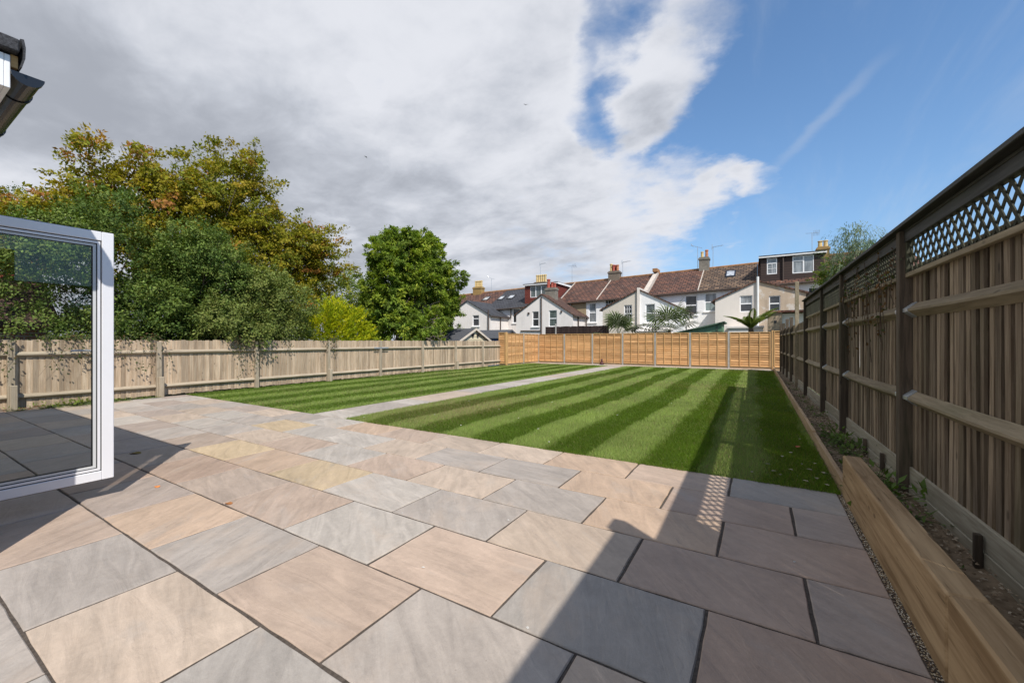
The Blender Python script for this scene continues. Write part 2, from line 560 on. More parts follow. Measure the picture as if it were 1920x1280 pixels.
M['sleeper'] = wood('new_sleeper', (0.20, 0.122, 0.058), (0.46, 0.32, 0.18), 'Y', 0.8, 0.0, vary=0.06, grain=0.5, dark=0.8)
M['edging'] = wood('edging_board', (0.33, 0.22, 0.125), (0.50, 0.36, 0.22), 'Y', 0.75, 0.0, vary=0.08)
M['white'] = plain('white_paint', (0.82, 0.82, 0.82), 0.35, 0.03, 3, 0.5)
M['alu'] = plain('white_powder_coat', (0.70, 0.70, 0.72), 0.28, 0.02, 3, 0.5)
M['bead'] = plain('grey_glazing_bead', (0.55, 0.56, 0.56), 0.35, 0.03, 3, 0.5)
M['rubber'] = plain('black_rubber', (0.012, 0.012, 0.013), 0.6, 0.1)
M['blackpl'] = plain('black_plastic', (0.014, 0.015, 0.018), 0.22, 0.1, 4, 0.5)
M['glass'] = glassmat('door_glass', (0.95, 0.96, 0.955), 0.55)
M['steel'] = plain('galvanised_steel', (0.45, 0.48, 0.52), 0.4, 0.15, 8, 0.5, 0.0, 0.6)
M['bark'] = plain('tree_bark', (0.11, 0.085, 0.065), 0.95, 0.35, 7, 0.1, 0.8)
M['deadwood'] = plain('grey_dead_wood', (0.26, 0.22, 0.185), 0.95, 0.3, 7, 0.1, 0.4)
M['leaf'] = leafmat('leaf', 0.38, 0.65, 0.12)
M['leafgloss'] = leafmat('glossy_leaf', 0.3, 0.6, 0.15)
M['grass'] = leafmat('grass_blade', 0.4, 0.55, 0.25)

# ------------------------------------------------------------------ the ground
X_EDGE = 0.655                    # inner face of the timber edging
LAWN_Y0, LAWN_Y1 = 4.70, 22.72
PATH = (-7.27, -6.32)
LF = -12.85                       # left fence line
RF = lambda y: 1.15 - 0.014 * (y - 4)      # right fence line (front of posts)

gm = MB()
gm.add([(-1500, -1500, -0.25), (1500, -1500, -0.25), (1500, 1500, -0.25), (-1500, 1500, -0.25)], [(0, 1, 2, 3)])
struct(gm.build('ground', M['earth']))

# sub-base with jointing compound, its top a few mm below the slabs
jb = MB()
jb.box(-12.75, X_EDGE, -2.0, LAWN_Y0 - 0.012, -0.2, -0.0075)
patio = struct(jb.build('patio', M['joint']))
pb = MB()
pb.box(PATH[0] + .01, PATH[1] - .01, LAWN_Y0 - 0.01, LAWN_Y1, -0.2, -0.0075)
path = struct(pb.build('garden_path', M['joint']))
bb = MB()
bb.box(-12.4, X_EDGE, LAWN_Y1 + 0.002, 23.96, -0.2, -0.0075)
backpath = struct(bb.build('back_path', M['joint']))


def slab_mesh(w, d, seed, th=0.03):
    r = random.Random(seed)
    pts = []
    n1, n2 = 7, 5
    jit = lambda: r.uniform(-1, 1) * 0.0028

    def side(p, q, n):
        for i in range(n):
            t = i / n
            x, y = p[0] + (q[0] - p[0]) * t, p[1] + (q[1] - p[1]) * t
            yield (x + jit(), y + jit())
    c = [(-w / 2, -d / 2), (w / 2, -d / 2), (w / 2, d / 2), (-w / 2, d / 2)]
    for (p, q, n) in ((c[0], c[1], n1), (c[1], c[2], n2), (c[2], c[3], n1), (c[3], c[0], n2)):
        pts += list(side(p, q, n))
    n = len(pts)
    mb = MB()
    v = [(x, y, -th) for x, y in pts] + [(x, y, -0.006 + r.uniform(-.002, .002)) for x, y in pts] + [(x * (1 - 0.011 / w), y * (1 - 0.011 / d), 0) for x, y in pts]
    f = []
    for k in (0, 1):
        for i in range(n):
            j = (i + 1) % n
            f.append((k * n + i, k * n + j, (k + 1) * n + j, (k + 1) * n + i))
    f.append(tuple(range(2 * n, 3 * n)))
    mb.add(v, f)
    return mb.mesh('slab', M['slab'])


SLABC0 = {   # tones of Indian sandstone; n warms the colour of slabs in the fence's shadow
    'g': (0.29, 0.285, 0.28), 'b': (0.255, 0.27, 0.275), 'm': (0.30, 0.255, 0.235), 'p': (0.405, 0.305, 0.24), 'o': (0.43, 0.30, 0.20),
    'c': (0.42, 0.345, 0.275), 'w': (0.40, 0.40, 0.385), 'y': (0.46, 0.355, 0.19), 'r': (0.335, 0.225, 0.165), 'n': (0.32, 0.225, 0.175), 't': (0.325, 0.26, 0.215)}
SLABC = {k: tuple((0.52 * a + 0.48 * b) * w for a, b, w in zip(v, (0.345, 0.298, 0.262), (1.04, 0.985, 0.92))) for k, v in SLABC0.items()}
ROWS = [4.695, 4.115, 3.52, 2.925, 2.32, 1.695, 1.07, 0.455, -0.15, -0.76, -1.37, -1.98]
TONES = ['bpoccpowgcmgcwmg', 'mnoggcwwygwcgmwc', 'nogcpwpcgwcmgwcg', 'mncgwyoytgmwcgcw', 'rbpwptrtmmgcgwcg', 'ncgpgomrmgcmgcgc', 'mgbcgpmrgcmgcgcm', 'gcwbgmpcgmcgmcgc', 'cgpmbgcpmgcgmcgc',
         'gpmcgbcpmgcgmcgc', 'cgpmbgcpmgcgmcgc']
smesh = {}


def get_slab(w, d):
    key = (round(w, 2), round(d, 2), random.randrange(5))
    if key not in smesh:
        smesh[key] = slab_mesh(key[0], key[1], hash(key) % 9999)
    return smesh[key]


PITCH = 0.926
for ri in range(len(ROWS) - 1):
    y1, y0 = ROWS[ri], ROWS[ri + 1]
    first = -0.222 if ri % 2 == 0 else 0.237
    xr = X_EDGE - 0.03
    i = 0
    left_lim = -12.72 if y0 > 0.4 else -4.1
    while xr > left_lim + 0.05:
        xl = max(first - PITCH * i, left_lim)
        tone = TONES[ri][i % 16]
        c = SLABC[tone]
        k = random.uniform(0.93, 1.07)
        w, d = xr - xl - 0.0135, y1 - y0 - 0.0135
        if w > 0.1:
            inst('slab', get_slab(w, d), patio, ((xl + xr) / 2, (y0 + y1) / 2, random.uniform(-0.0015, 0.0015)), (random.uniform(-.0016, .0016), random.uniform(-.0012, .0012), random.uniform(-.0012, .0012)), tuple(x * k for x in c))
        xr = xl
        i += 1
y = LAWN_Y0
i = 0
while y < LAWN_Y1 - 0.05:
    y2 = min(y + 0.602, LAWN_Y1)
    c = SLABC[random.choice('gwwgwwgcw')]
    inst('slab', get_slab(PATH[1] - PATH[0] - 0.012, y2 - y - 0.011), path, (sum(PATH) / 2, (y + y2) / 2, 0), (0, 0, random.uniform(-.002, .002)), c)
    y = y2
x = X_EDGE
while x > -12.35:
    x2 = max(x - PITCH, -12.38)
    for (ya, yb) in ((LAWN_Y1, LAWN_Y1 + 0.605), (LAWN_Y1 + 0.605, 23.95)):
        inst('slab', get_slab(x - x2 - 0.011, yb - ya - 0.011), backpath, ((x + x2) / 2, (ya + yb) / 2, 0), (0, 0, random.uniform(-.002, .002)), SLABC[random.choice('wcgcpw')])
    x = x2


# ------------------------------------------------------------------ lawn
def lawn_mat():
    m, nt, b = newmat('mown_turf')
    tc = nt.nodes.new('ShaderNodeTexCoord').outputs['Object']
    sp = nd(nt, 'ShaderNodeSeparateXYZ', {0: tc}).outputs
    w = noise(nt, tc, 0.7, 2)
    xx = mth(nt, 'ADD', sp[0], mth(nt, 'MULTIPLY', mth(nt, 'SUBTRACT', w, 0.5), 0.14))
    fr = mth(nt, 'FRACT', mth(nt, 'DIVIDE', mth(nt, 'ADD', xx, 1.72 + 23.2), 1.16))
    s = smooth(nt, mth(nt, 'ABSOLUTE', mth(nt, 'SUBTRACT', fr, 0.25)), 0.29, 0.21)
    a = mixc(nt, s, (0.072, 0.112, 0.018), (0.13, 0.165, 0.042))
    n = noise(nt, tc, 45, 5, 0.7)
    a = mixc(nt, smooth(nt, n, 0.55, 0.8), a, (0.12, 0.115, 0.045))
    nt.links.new(a, b.inputs['Base Color'])
    b.inputs['Roughness'].default_value = 0.9
    b.inputs['Specular IOR Level'].default_value = 0.1
    bump(nt, b, noise(nt, tc, 90, 4, 0.7), 0.9, 0.02)
    return m


M['turf'] = lawn_mat()
for (xa, xb) in ((PATH[1], X_EDGE - 0.005), (-12.78, PATH[0])):
    lb = MB()
    lb.box(xa, xb, LAWN_Y0 - 0.008, LAWN_Y1 - 0.002, -0.2, -0.004)
    struct(lb.build('lawn', M['turf']))


def set_attr(me, cols, per):
    a = me.color_attributes.new('Col', 'FLOAT_COLOR', 'POINT')
    c = np.ones((len(cols) * per, 4), np.float32)
    c[:, :3] = np.repeat(cols, per, axis=0)
    a.data.foreach_set('color', c.ravel())


def raw_mesh(name, verts, per, mat):
    """verts: N x per x 3, every group of per vertices is one face"""
    n = len(verts)
    me = bpy.data.meshes.new(name)
    me.vertices.add(n * per)
    me.vertices.foreach_set('co', np.ascontiguousarray(verts, np.float32).ravel())
    me.loops.add(n * per)
    me.loops.foreach_set('vertex_index', np.arange(n * per, dtype=np.int32))
    me.polygons.add(n)
    me.polygons.foreach_set('loop_start', np.arange(0, n * per, per, dtype=np.int32))
    me.update(calc_edges=True)
    me.materials.append(mat)
    return me


def vnoise(x, y, s, seed=0):
    r = np.random.default_rng(seed).random((64, 64))
    u, v = x / s, y / s
    iu, iv = np.floor(u).astype(int), np.floor(v).astype(int)
    fu, fv = u - iu, v - iv
    fu, fv = fu * fu * (3 - 2 * fu), fv * fv * (3 - 2 * fv)
    g = lambda a, b: r[a % 64, b % 64]
    return (g(iu, iv) * (1 - fu) + g(iu + 1, iv) * fu) * (1 - fv) + (g(iu, iv + 1) * (1 - fu) + g(iu + 1, iv + 1) * fu) * fv


def grass(name, zones, label):
    P = []
    for (x0, x1, y0, y1, dens, hgt, wid) in zones:
        n = int((x1 - x0) * (y1 - y0) * dens)
        xs, ys = rng.uniform(x0, x1, n), rng.uniform(y0, y1, n)
        P.append(np.stack([xs, ys, np.full(n, hgt), np.full(n, wid)], 1))
    P = np.concatenate(P)
    n = len(P)
    x, y = P[:, 0], P[:, 1]
    wob = (vnoise(x, y, 1.9, 4) - .5) * 0.22 + (vnoise(x, y, .35, 14) - .5) * 0.10
    fr = ((x + wob + 1.72 + 23.2) / 1.16) % 1.0
    light = np.clip((0.33 - np.abs(fr - 0.25) + rng.normal(0, .03, n)) / 0.16, 0, 1)
    fat = vnoise(x, y, 0.9, 1) * 0.6 + vnoise(x, y, 0.23, 2) * 0.4
    h = P[:, 2] * rng.uniform(0.55, 1.15, n) * (0.75 + 0.5 * fat)
    w = P[:, 3] * rng.uniform(0.7, 1.3, n)
    ang = rng.uniform(0, math.pi, n)
    lean = np.where(light > 0.5, 0.75, -0.75) * h + rng.normal(0, .35, n) * h
    lx = rng.normal(0, .45, n) * h
    v = np.zeros((n, 3, 3))
    v[:, 0] = np.stack([x - np.cos(ang) * w / 2, y - np.sin(ang) * w / 2, np.full(n, -0.006)], 1)
    v[:, 1] = np.stack([x + np.cos(ang) * w / 2, y + np.sin(ang) * w / 2, np.full(n, -0.006)], 1)
    v[:, 2] = np.stack([x + lx, y + lean, h], 1)
    dk, lt = np.array([0.138, 0.212, 0.030]), np.array([0.208, 0.275, 0.064])
    col = dk[None] * (1 - light[:, None]) + lt[None] * light[:, None]
    col = col * (0.72 + 0.55 * fat[:, None]) * rng.uniform(0.75, 1.3, (n, 1))
    straw = rng.random(n) < (0.05 + 0.10 * (vnoise(x, y, 1.6, 9) > 0.6))
    # one worn, yellowed patch beside the path
    worn = np.exp(-(((x + 5.2) / 0.9) ** 2 + ((y - 6.9) / 1.5) ** 2))
    straw |= rng.random(n) < worn * 0.6
    thin = np.clip((vnoise(x, y, 2.7, 21) - .62) * 2.2, 0, 1)
    straw |= rng.random(n) < thin * 0.35
    col[straw] = np.array([0.30, 0.25, 0.12]) * rng.uniform(0.6, 1.2, (straw.sum(), 1))
    me = raw_mesh(name, v, 3, M['grass'])
    set_attr(me, col, 3)
    o = put(bpy.data.objects.new(name, me))
    o['kind'] = 'stuff'
    tag(o, label, 'grass')
    return o


grass('grass', [(PATH[1] + 0.0, X_EDGE - 0.01, 4.668, 4.705, 9000, 0.042, 0.0055), (PATH[1] + 0.02, X_EDGE - 0.01, 4.69, 6.6, 9000, 0.038, 0.0052), (PATH[1] + 0.02, X_EDGE - 0.01, 6.6, 9.6, 4600, 0.038, 0.0075),
                (PATH[1] + 0.02, X_EDGE - 0.01, 9.6, 14, 1900, 0.038, 0.011), (PATH[1] + 0.02, X_EDGE - 0.01, 14, LAWN_Y1, 800, 0.038, 0.017)],
      'striped mown grass of the wide lawn beside the timber edging')
grass('grass', [(-12.75, PATH[0] - 0.02, 4.69, 9, 1700, 0.038, 0.011), (-12.75, PATH[0] - 0.02, 9, 14, 1000, 0.038, 0.015), (-12.75, PATH[0] - 0.02, 14, LAWN_Y1, 600, 0.038, 0.02)],
      'striped mown grass of the lawn between path and pale fence')

# soil bed under the right fence
sb = MB()
ny, nx = 110, 6
vv = []
for j in range(ny + 1):
    yy = -1.0 + 25.0 * j / ny
    for i in range(nx + 1):
        t = i / nx
        xx = (X_EDGE + 0.04) + (RF(yy) + 0.14 - X_EDGE) * t
        z = -0.02 + 0.05 * math.sin(yy * 1.3) * math.sin(yy * 2.9 + i) * 0.5 + random.uniform(-.018, .018)
        vv.append((xx, yy, z))
sb.add(vv, [(j * (nx + 1) + i, j * (nx + 1) + i + 1, (j + 1) * (nx + 1) + i + 1, (j + 1) * (nx + 1) + i) for j in range(ny) for i in range(nx)])
struct(sb.build('flower_bed', M['soil'], smoothed=True))


def pebbles(name, n, area, size, cols, label, zf=0.0):
    """loose stones, far too many to count"""
    base = np.array([(1, 0, 0), (-.5, .87, 0), (-.5, -.87, 0), (0, 0, .8), (0, 0, -.6)])
    tri = np.array([(0, 1, 3), (1, 2, 3), (2, 0, 3), (1, 0, 4), (2, 1, 4), (0, 2, 4)])
    x0, x1, y0, y1 = area
    x, y = rng.uniform(0, 1, n), rng.uniform(y0, y1, n)
    xx = np.array([x0(b) if callable(x0) else x0 for b in y]) * (1 - x) + np.array([x1(b) if callable(x1) else x1 for b in y]) * x
    s = rng.uniform(0.35, 1.0, n) * size
    v = np.zeros((n, 6, 3, 3))
    a = rng.uniform(0, 6.28, n)
    for k in range(6):
        for q in range(3):
            p = base[tri[k, q]][None] * s[:, None] * rng.uniform(0.99, 1.01, (n, 1))
            v[:, k, q, 0] = xx + p[:, 0] * np.cos(a) - p[:, 1] * np.sin(a)
            v[:, k, q, 1] = y + p[:, 0] * np.sin(a) + p[:, 1] * np.cos(a)
            v[:, k, q, 2] = zf + p[:, 2] * 0.7 + s * 0.2
    me = raw_mesh(name, v.reshape(n * 6, 3, 3), 3, M['pebble'])
    c = np.array(cols)[rng.integers(0, len(cols), n)] * rng.uniform(0.7, 1.2, (n, 1))
    set_attr(me, np.repeat(c, 6, axis=0), 3)
    o = put(bpy.data.objects.new(name, me))
    o['kind'] = 'stuff'
    tag(o, label, 'gravel')


M['pebble'] = leafmat('pebble', 0.0, 0.85, 0.2)
pebbles('gravel', 9000, (X_EDGE + 0.06, lambda y: RF(y) + 0.05, 2.0, 23), 0.017, [(0.34, 0.27, 0.19), (0.24, 0.18, 0.12), (0.44, 0.37, 0.28), (0.17, 0.125, 0.08)], 'scattered stones and crumbs of soil in the bed under the tall fence', 0.0)
pebbles('gravel', 2600, (X_EDGE - 0.035, X_EDGE + 0.002, 1.6, 4.72), 0.0065, [(0.42, 0.34, 0.22), (0.22, 0.15, 0.09), (0.6, 0.54, 0.44), (0.1, 0.07, 0.05)], 'fine chippings in the gap between paving and timber sleeper', -0.006)

# ------------------------------------------------------------------ timber sleepers and edging
t = thing('timber_sleeper_wall', 'thick new timber sleepers set on edge beside the paving', 'retaining wall', (X_EDGE + 0.065, 2.5, 0))
for (ya, yb, dx) in ((2.325, 4.66, 0.0), (-1.6, 2.318, 0.003)):
    MB().cbox(X_EDGE + dx, X_EDGE + 0.132 + dx, ya, yb, -0.15, 0.362, 0.010).build('sleeper', M['sleeper'], t)
ed = thing('lawn_edging', 'low timber edging boards between lawn and bed under the fence', 'edging', (X_EDGE + 0.02, 12, 0))
ys = [4.665, 7.05, 9.45, 11.85, 14.25, 16.65, 19.05, 21.4, 23.9]
for a, b_ in zip(ys[:-1], ys[1:]):
    dx = random.uniform(-.004, .004)
    MB().cbox(X_EDGE + 0.002 + dx, X_EDGE + 0.045 + dx, a + 0.004, b_ - 0.004, -0.12, 0.125 + random.uniform(-.01, .012), 0.004).build('edging_board', M['edging'], ed)

# ------------------------------------------------------------------ feather-edge board meshes


def board_mesh(name, h, w, mat, seed, t0=0.013, t1=0.006, axis='Y'):
    r = random.Random(seed)
    mb = MB()
    k = [r.uniform(-.004, .004) for _ in range(4)]
    lo = [(-t0 / 2, -w / 2), (t0 / 2, -w / 2), (t1 / 2, w / 2), (-t1 / 2, w / 2)]
    n = 4
    bow = r.uniform(-.006, .006)
    v = []
    for i in range(n + 1):
        z = h * i / n
        for q, (a, b_) in enumerate(lo):
            v.append((a + bow * math.sin(math.pi * i / n) + (r.uniform(-.0012, .0012)), b_ + k[q] * 0.3, z + (k[q] if i == n else 0)))
    f = [(3, 2, 1, 0), tuple(4 * n + q for q in range(4))]
    for i in range(n):
        for q in range(4):
            f.append((4 * i + q, 4 * i + (q + 1) % 4, 4 * i + 4 + (q + 1) % 4, 4 * i + 4 + q))
    mb.add(v, f)
    return mb.mesh(name, mat)


# ------------------------------------------------------------------ tall right fence
rf = thing('closeboard_fence', 'tall weathered brown board fence with dark diamond trellis and capping', 'fence', (1.2, 8, 0))
POSTS = [1.5, 2.15, 5.12, 7.95, 9.95, 12.8]
LOWP = [15.1, 17.0, 18.8, 20.6, 22.4]


def beamY(name, y0, y1, dx0, dx1, z0, z1, mat, parent, c=0.004, sag=0.0):
    """a length of timber along the right fence line"""
    xa, xb = RF(y0), RF(y1)
    mb = MB()
    mb.cbox(0, 1, 0, 1, 0, 1, 0.0001)
    cx, cz = min(0.45, c / (dx1 - dx0)), min(0.45, c / (z1 - z0))
    mb = MB()
    v = []
    prof = [(dx0 + c, z0), (dx1 - c, z0), (dx1, z0 + c), (dx1, z1 - c), (dx1 - c, z1), (dx0 + c, z1), (dx0, z1 - c), (dx0, z0 + c)]
    n = 6
    for i in range(n + 1):
        s = i / n
        yy = y0 + (y1 - y0) * s
        for (a, b_) in prof:
            v.append((xa + (xb - xa) * s + a, yy, b_ - sag * math.sin(math.pi * s)))
    f = [tuple(range(8)), tuple(8 * n + q for q in reversed(range(8)))]
    for i in range(n):
        for q in range(8):
            f.append((8 * i + q, 8 * i + (q + 1) % 8, 8 * i + 8 + (q + 1) % 8, 8 * i + 8 + q))
    mb.add(v, f)
    return mb.build(name, mat, parent)


def arris(name, y0, y1, z, mat, parent, sag=0.0, d=0.062):
    """triangular rail: the sloping faces look at the garden"""
    xa, xb = RF(y0), RF(y1)
    mb = MB()
    prof = [(0.075, z - d), (0.075 - d, z - 0.012), (0.075 - d, z + 0.006), (0.075, z + d)]
    n = 6
    v = []
    for i in range(n + 1):
        s = i / n
        for (a, b_) in prof:
            v.append((xa + (xb - xa) * s + a, y0 + (y1 - y0) * s, b_ - sag * math.sin(math.pi * s)))
    f = [tuple(range(4)), tuple(4 * n + q for q in reversed(range(4)))]
    for i in range(n):
        for q in range(4):
            f.append((4 * i + q, 4 * i + (q + 1) % 4, 4 * i + 4 + (q + 1) % 4, 4 * i + 4 + q))
    mb.add(v, f)
    return mb.build(name, mat, parent)


for yy in POSTS:
    top = 2.40 if yy > 2 else 2.97
    hw = 0.05 if yy > 1.9 else 0.09
    MB().cbox(RF(yy) - 0.012, RF(yy) + 0.088, yy - hw, yy + hw, -0.3, top, 0.006).build('post', M['post_r'], rf)
for yy in LOWP:
    MB().cbox(RF(yy) - 0.012, RF(yy) + 0.088, yy - 0.05, yy + 0.05, -0.3, 3.2 if yy < 16 else random.uniform(2.12, 2.25), 0.006).build('post', M['rail_r'] if yy < 16 else M['post_r'], rf)
bm_r = [board_mesh('board', 1.81, 0.056 + 0.005 * s, M['fence_r'], s, 0.018, 0.014) for s in range(5)]
bm_b = [board_mesh('board', 1.83, 0.112, M['fence_r'], s + 30, 0.012, 0.010) for s in range(3)]
bm_l2 = [board_mesh('board', 1.72, 0.125, M['fence_r'], s + 20) for s in range(3)]
bays = list(zip(POSTS[1:-1], POSTS[2:])) + list(zip([12.8] + LOWP[:-1], LOWP))
for bi, (ya, yb) in enumerate(bays):
    high = bi < 4
    yy = ya - 0.03
    while yy < yb - 0.05:
        if bi < 3:
            st = random.uniform(0.092, 0.110)
            inst('board', random.choice(bm_r), rf, (RF(yy) + 0.086 + random.uniform(-.003, .003), yy + 0.04, 0.205 + random.uniform(-.012, .012)),
                 (random.uniform(-.012, .012), random.uniform(-.004, .004), R(1.5) + random.uniform(-.04, .04)))
            if bi == 0 or random.random() < 0.95:
                inst('board', random.choice(bm_b), rf, (RF(yy) + 0.170 + random.uniform(-.003, .003), yy + 0.088, 0.205), (random.uniform(-.006, .006), 0, random.uniform(-.02, .02)))
        else:
            st = random.uniform(0.108, 0.118)
            inst('board', random.choice(bm_l2), rf, (RF(yy) + 0.09 + random.uniform(-.008, .008), yy + 0.06, (0.245 if high else 0.205) + random.uniform(-.012, .012)), (random.uniform(-.008, .008), 0, R(6) + random.uniform(-.03, .03)))
        yy += st
    arris('rail', ya + 0.05, yb - 0.05, 1.665, M['rail_r'], rf, 0.012)
    arris('rail', ya + 0.05, yb - 0.05, 0.875, M['rail_r'], rf, 0.014)
    for (z0, z1, dx) in ((-0.14, 0.068, 0.052), (0.072, 0.235, 0.058)):
        beamY('gravel_board', ya + 0.052, yb - 0.052, dx, dx + 0.024, z0, z1, M['gravelb'], rf)
    for q in (0.25, 0.52):
        if bi in (0, 1):
            yq = ya + (yb - ya) * q
            MB().cbox(RF(yq) + 0.012, RF(yq) + 0.048, yq - 0.02, yq + 0.02, -0.2, 0.175, 0.003).build('peg', M['post_r'], rf)
    for yp in (ya, yb):
        for z in (1.665, 0.875):
            if bi < 3:
                sg = 1 if yp == ya else -1
                y2 = yp + sg * 0.055
                mb = MB()
                x = RF(y2)
                ya2, yb2 = sorted((y2, y2 + sg * 0.13))
                mb.hexa([(x + 0.010, ya2, z - 0.018), (x + 0.076, ya2, z - 0.068), (x + 0.076, yb2, z - 0.068), (x + 0.010, yb2, z - 0.018),
                         (x + 0.010, ya2, z + 0.012), (x + 0.076, ya2, z + 0.068), (x + 0.076, yb2, z + 0.068), (x + 0.010, yb2, z + 0.012)])
                mb.build('rail_bracket', M['steel'], rf)
    if high:
        beamY('trellis_rail', ya + 0.052, yb - 0.052, 0.030, 0.075, 1.965, 2.005, M['rail_r'], rf)
        beamY('trellis_rail', ya + 0.052, yb - 0.052, 0.022, 0.075, 2.285, 2.376, M['cap_r'], rf)
        tp = MB()
        tp.cbox(RF(ya) + 0.03, RF(ya) + 0.07, ya + 0.053, ya + 0.085, 2.006, 2.284, 0.002)
        trel = tp.build('trellis', M['lattice'], rf)
        MB().cbox(RF(yb) + 0.03, RF(yb) + 0.07, yb - 0.085, yb - 0.053, 2.006, 2.284, 0.002).build('stile', M['lattice'], trel)
        z0, z1 = 1.99, 2.30
        H = z1 - z0
        for sgn in (1, -1):
            run = H / math.tan(R(52))
            sp = 0.112 if bi == 0 else 0.078
            k = ya - run
            while k < yb + run:
                a, b_ = (k, k + run) if sgn > 0 else (k + run, k)
                # clip to the bay
                t0, t1 = 0.0, 1.0
                lo, hi = ya + 0.06, yb - 0.06
                d = b_ - a
                ts = sorted(((lo - a) / d, (hi - a) / d))
                t0, t1 = max(t0, ts[0]), min(t1, ts[1])
                if t1 - t0 > 0.12:
                    p0, p1 = (a + d * t0, z0 + H * t0), (a + d * t1, z0 + H * t1)
                    dx = 0.046 if sgn > 0 else 0.0535
                    L = math.hypot(p1[0] - p0[0], p1[1] - p0[1])
                    nx_, nz_ = -(p1[1] - p0[1]) / L * 0.0125, (p1[0] - p0[0]) / L * 0.0125
                    ring = [(p0[0] - nx_, p0[1] - nz_), (p0[0] + nx_, p0[1] + nz_), (p1[0] + nx_, p1[1] + nz_), (p1[0] - nx_, p1[1] - nz_)]
                    mb = MB()
                    mb.hexa([(RF(p[0]) + dx, p[0], p[1]) for p in ring] + [(RF(p[0]) + dx + 0.007, p[0], p[1]) for p in ring])
                    mb.build('trellis_slat', M['lattice'], trel)
                k += sp
        y_ = ya if bi else ya - 0.6
        if bi < 3:
            beamY('light_stop_plate', ya - 0.04, yb + 0.04, 0.077, 0.192, 2.046, 2.066, M['rail_r'], rf)  # added plate, stops sun slipping down between the two board layers
        mid = (ya + yb) / 2
        beamY('capping', (y_ - 0.05) if bi == 0 else ya + 0.003, mid - 0.002, -0.045, 0.135, 2.402, 2.437, M['cap_r'], rf)
        beamY('capping', mid + 0.002, yb - 0.003 if bi < 3 else yb + 0.06, -0.045, 0.135, 2.402, 2.437, M['cap_r'], rf)
        beamY('capping_batten', ya + 0.052, yb - 0.052, 0.02, 0.095, 2.378, 2.400, M['cap_r'], rf)
# closed stretch beside the house: short solid bay, then a taller solid run
bm_s = [board_mesh('board', 2.2, 0.15, M['fence_r'], s + 40) for s in range(3)]
bm_t = [board_mesh('board', 2.66, 0.15, M['fence_r'], s + 50) for s in range(3)]
yy = -2.4
while yy < 2.2:
    me = random.choice(bm_t if yy < 1.45 else bm_s)
    inst('board', me, rf, (RF(yy) + 0.088, yy + 0.047, 0.2), (0, 0, R(6)))
    yy += 0.128
for (ya, yb) in ((-2.4, 1.45), (1.55, 2.1)):
    for z in (0.875, 1.665):
        arris('rail', ya, yb, z, M['rail_r'], rf)
    beamY('gravel_board', ya, yb, 0.055, 0.079, -0.14, 0.235, M['gravelb'], rf)
beamY('capping', -2.4, 1.45, 0.0, 0.13, 2.862, 2.89, M['cap_r'], rf)

# ------------------------------------------------------------------ pale left fence
lf = thing('closeboard_fence', 'low pale board fence with arris rails below the trees', 'fence', (LF, 10, 0))
LP = [-2.85, -0.52, 1.8, 4.15, 6.47, 8.84, 11.13, 13.51, 15.83, 18.16, 20.03]
bm_p = [board_mesh('board', 1.38, 0.1, M['fence_l'], s + 70) for s in range(7)]
for yy in LP[:-1]:
    MB().cbox(LF - 0.012, LF + 0.09, yy - 0.05, yy + 0.05, -0.3, 1.40 + random.uniform(-.03, .03), 0.006).build('post', M['post_l'], lf)
    if yy in (1.8, 4.15, 8.84, 15.83):
        MB().cbox(LF + 0.092, LF + 0.19, yy - 0.03, yy + 0.07, -0.3, 0.5 if yy < 5 else 0.42, 0.01).build('repair_spur', M['post_l'], lf)
for (ya, yb) in zip(LP[:-1], LP[1:]):
    yy = ya + 0.02 if ya > 0 else ya
    while yy < yb - 0.03:
        inst('board', random.choice(bm_p), lf, (LF - 0.028 + random.uniform(-.003, .003), yy + 0.048, 0.03 + random.uniform(-.012, .012)), (random.uniform(-.006, .006), 0, R(5.5) + random.uniform(-.02, .02)))
        yy += 0.093 + random.uniform(-.008, .004)
    for z in (1.115, 0.255):
        mb = MB()
        a, b_ = ya + 0.052, yb - 0.052
        pr = [(LF - 0.018, z - 0.055), (LF + 0.045, z - 0.014), (LF + 0.045, z + 0.012), (LF - 0.018, z + 0.055)]
        mb.add([(p[0], a, p[1]) for p in pr] + [(p[0], b_, p[1]) for p in pr], [(0, 1, 2, 3), (7, 6, 5, 4), (0, 4, 5, 1), (1, 5, 6, 2), (2, 6, 7, 3), (3, 7, 4, 0)])
        mb.build('rail', M['rail_l'], lf)
MB().hexa([(LF + 0.093, 10.78, 1.10), (LF + 0.097, 10.78, 1.10), (LF + 0.097, 11.5, 1.10), (LF + 0.093, 11.5, 1.10), (LF + 0.093, 10.78, 1.15), (LF + 0.097, 10.78, 1.15), (LF + 0.097, 11.5, 1.15), (LF + 0.093, 11.5, 1.15)]).build('rail_bracket', M['steel'], lf)

# ------------------------------------------------------------------ new lap fence at the end of the garden
bf = thing('lap_panel_fence', 'new orange lap panel fence between grey concrete posts', 'fence', (-6, 24, 0))


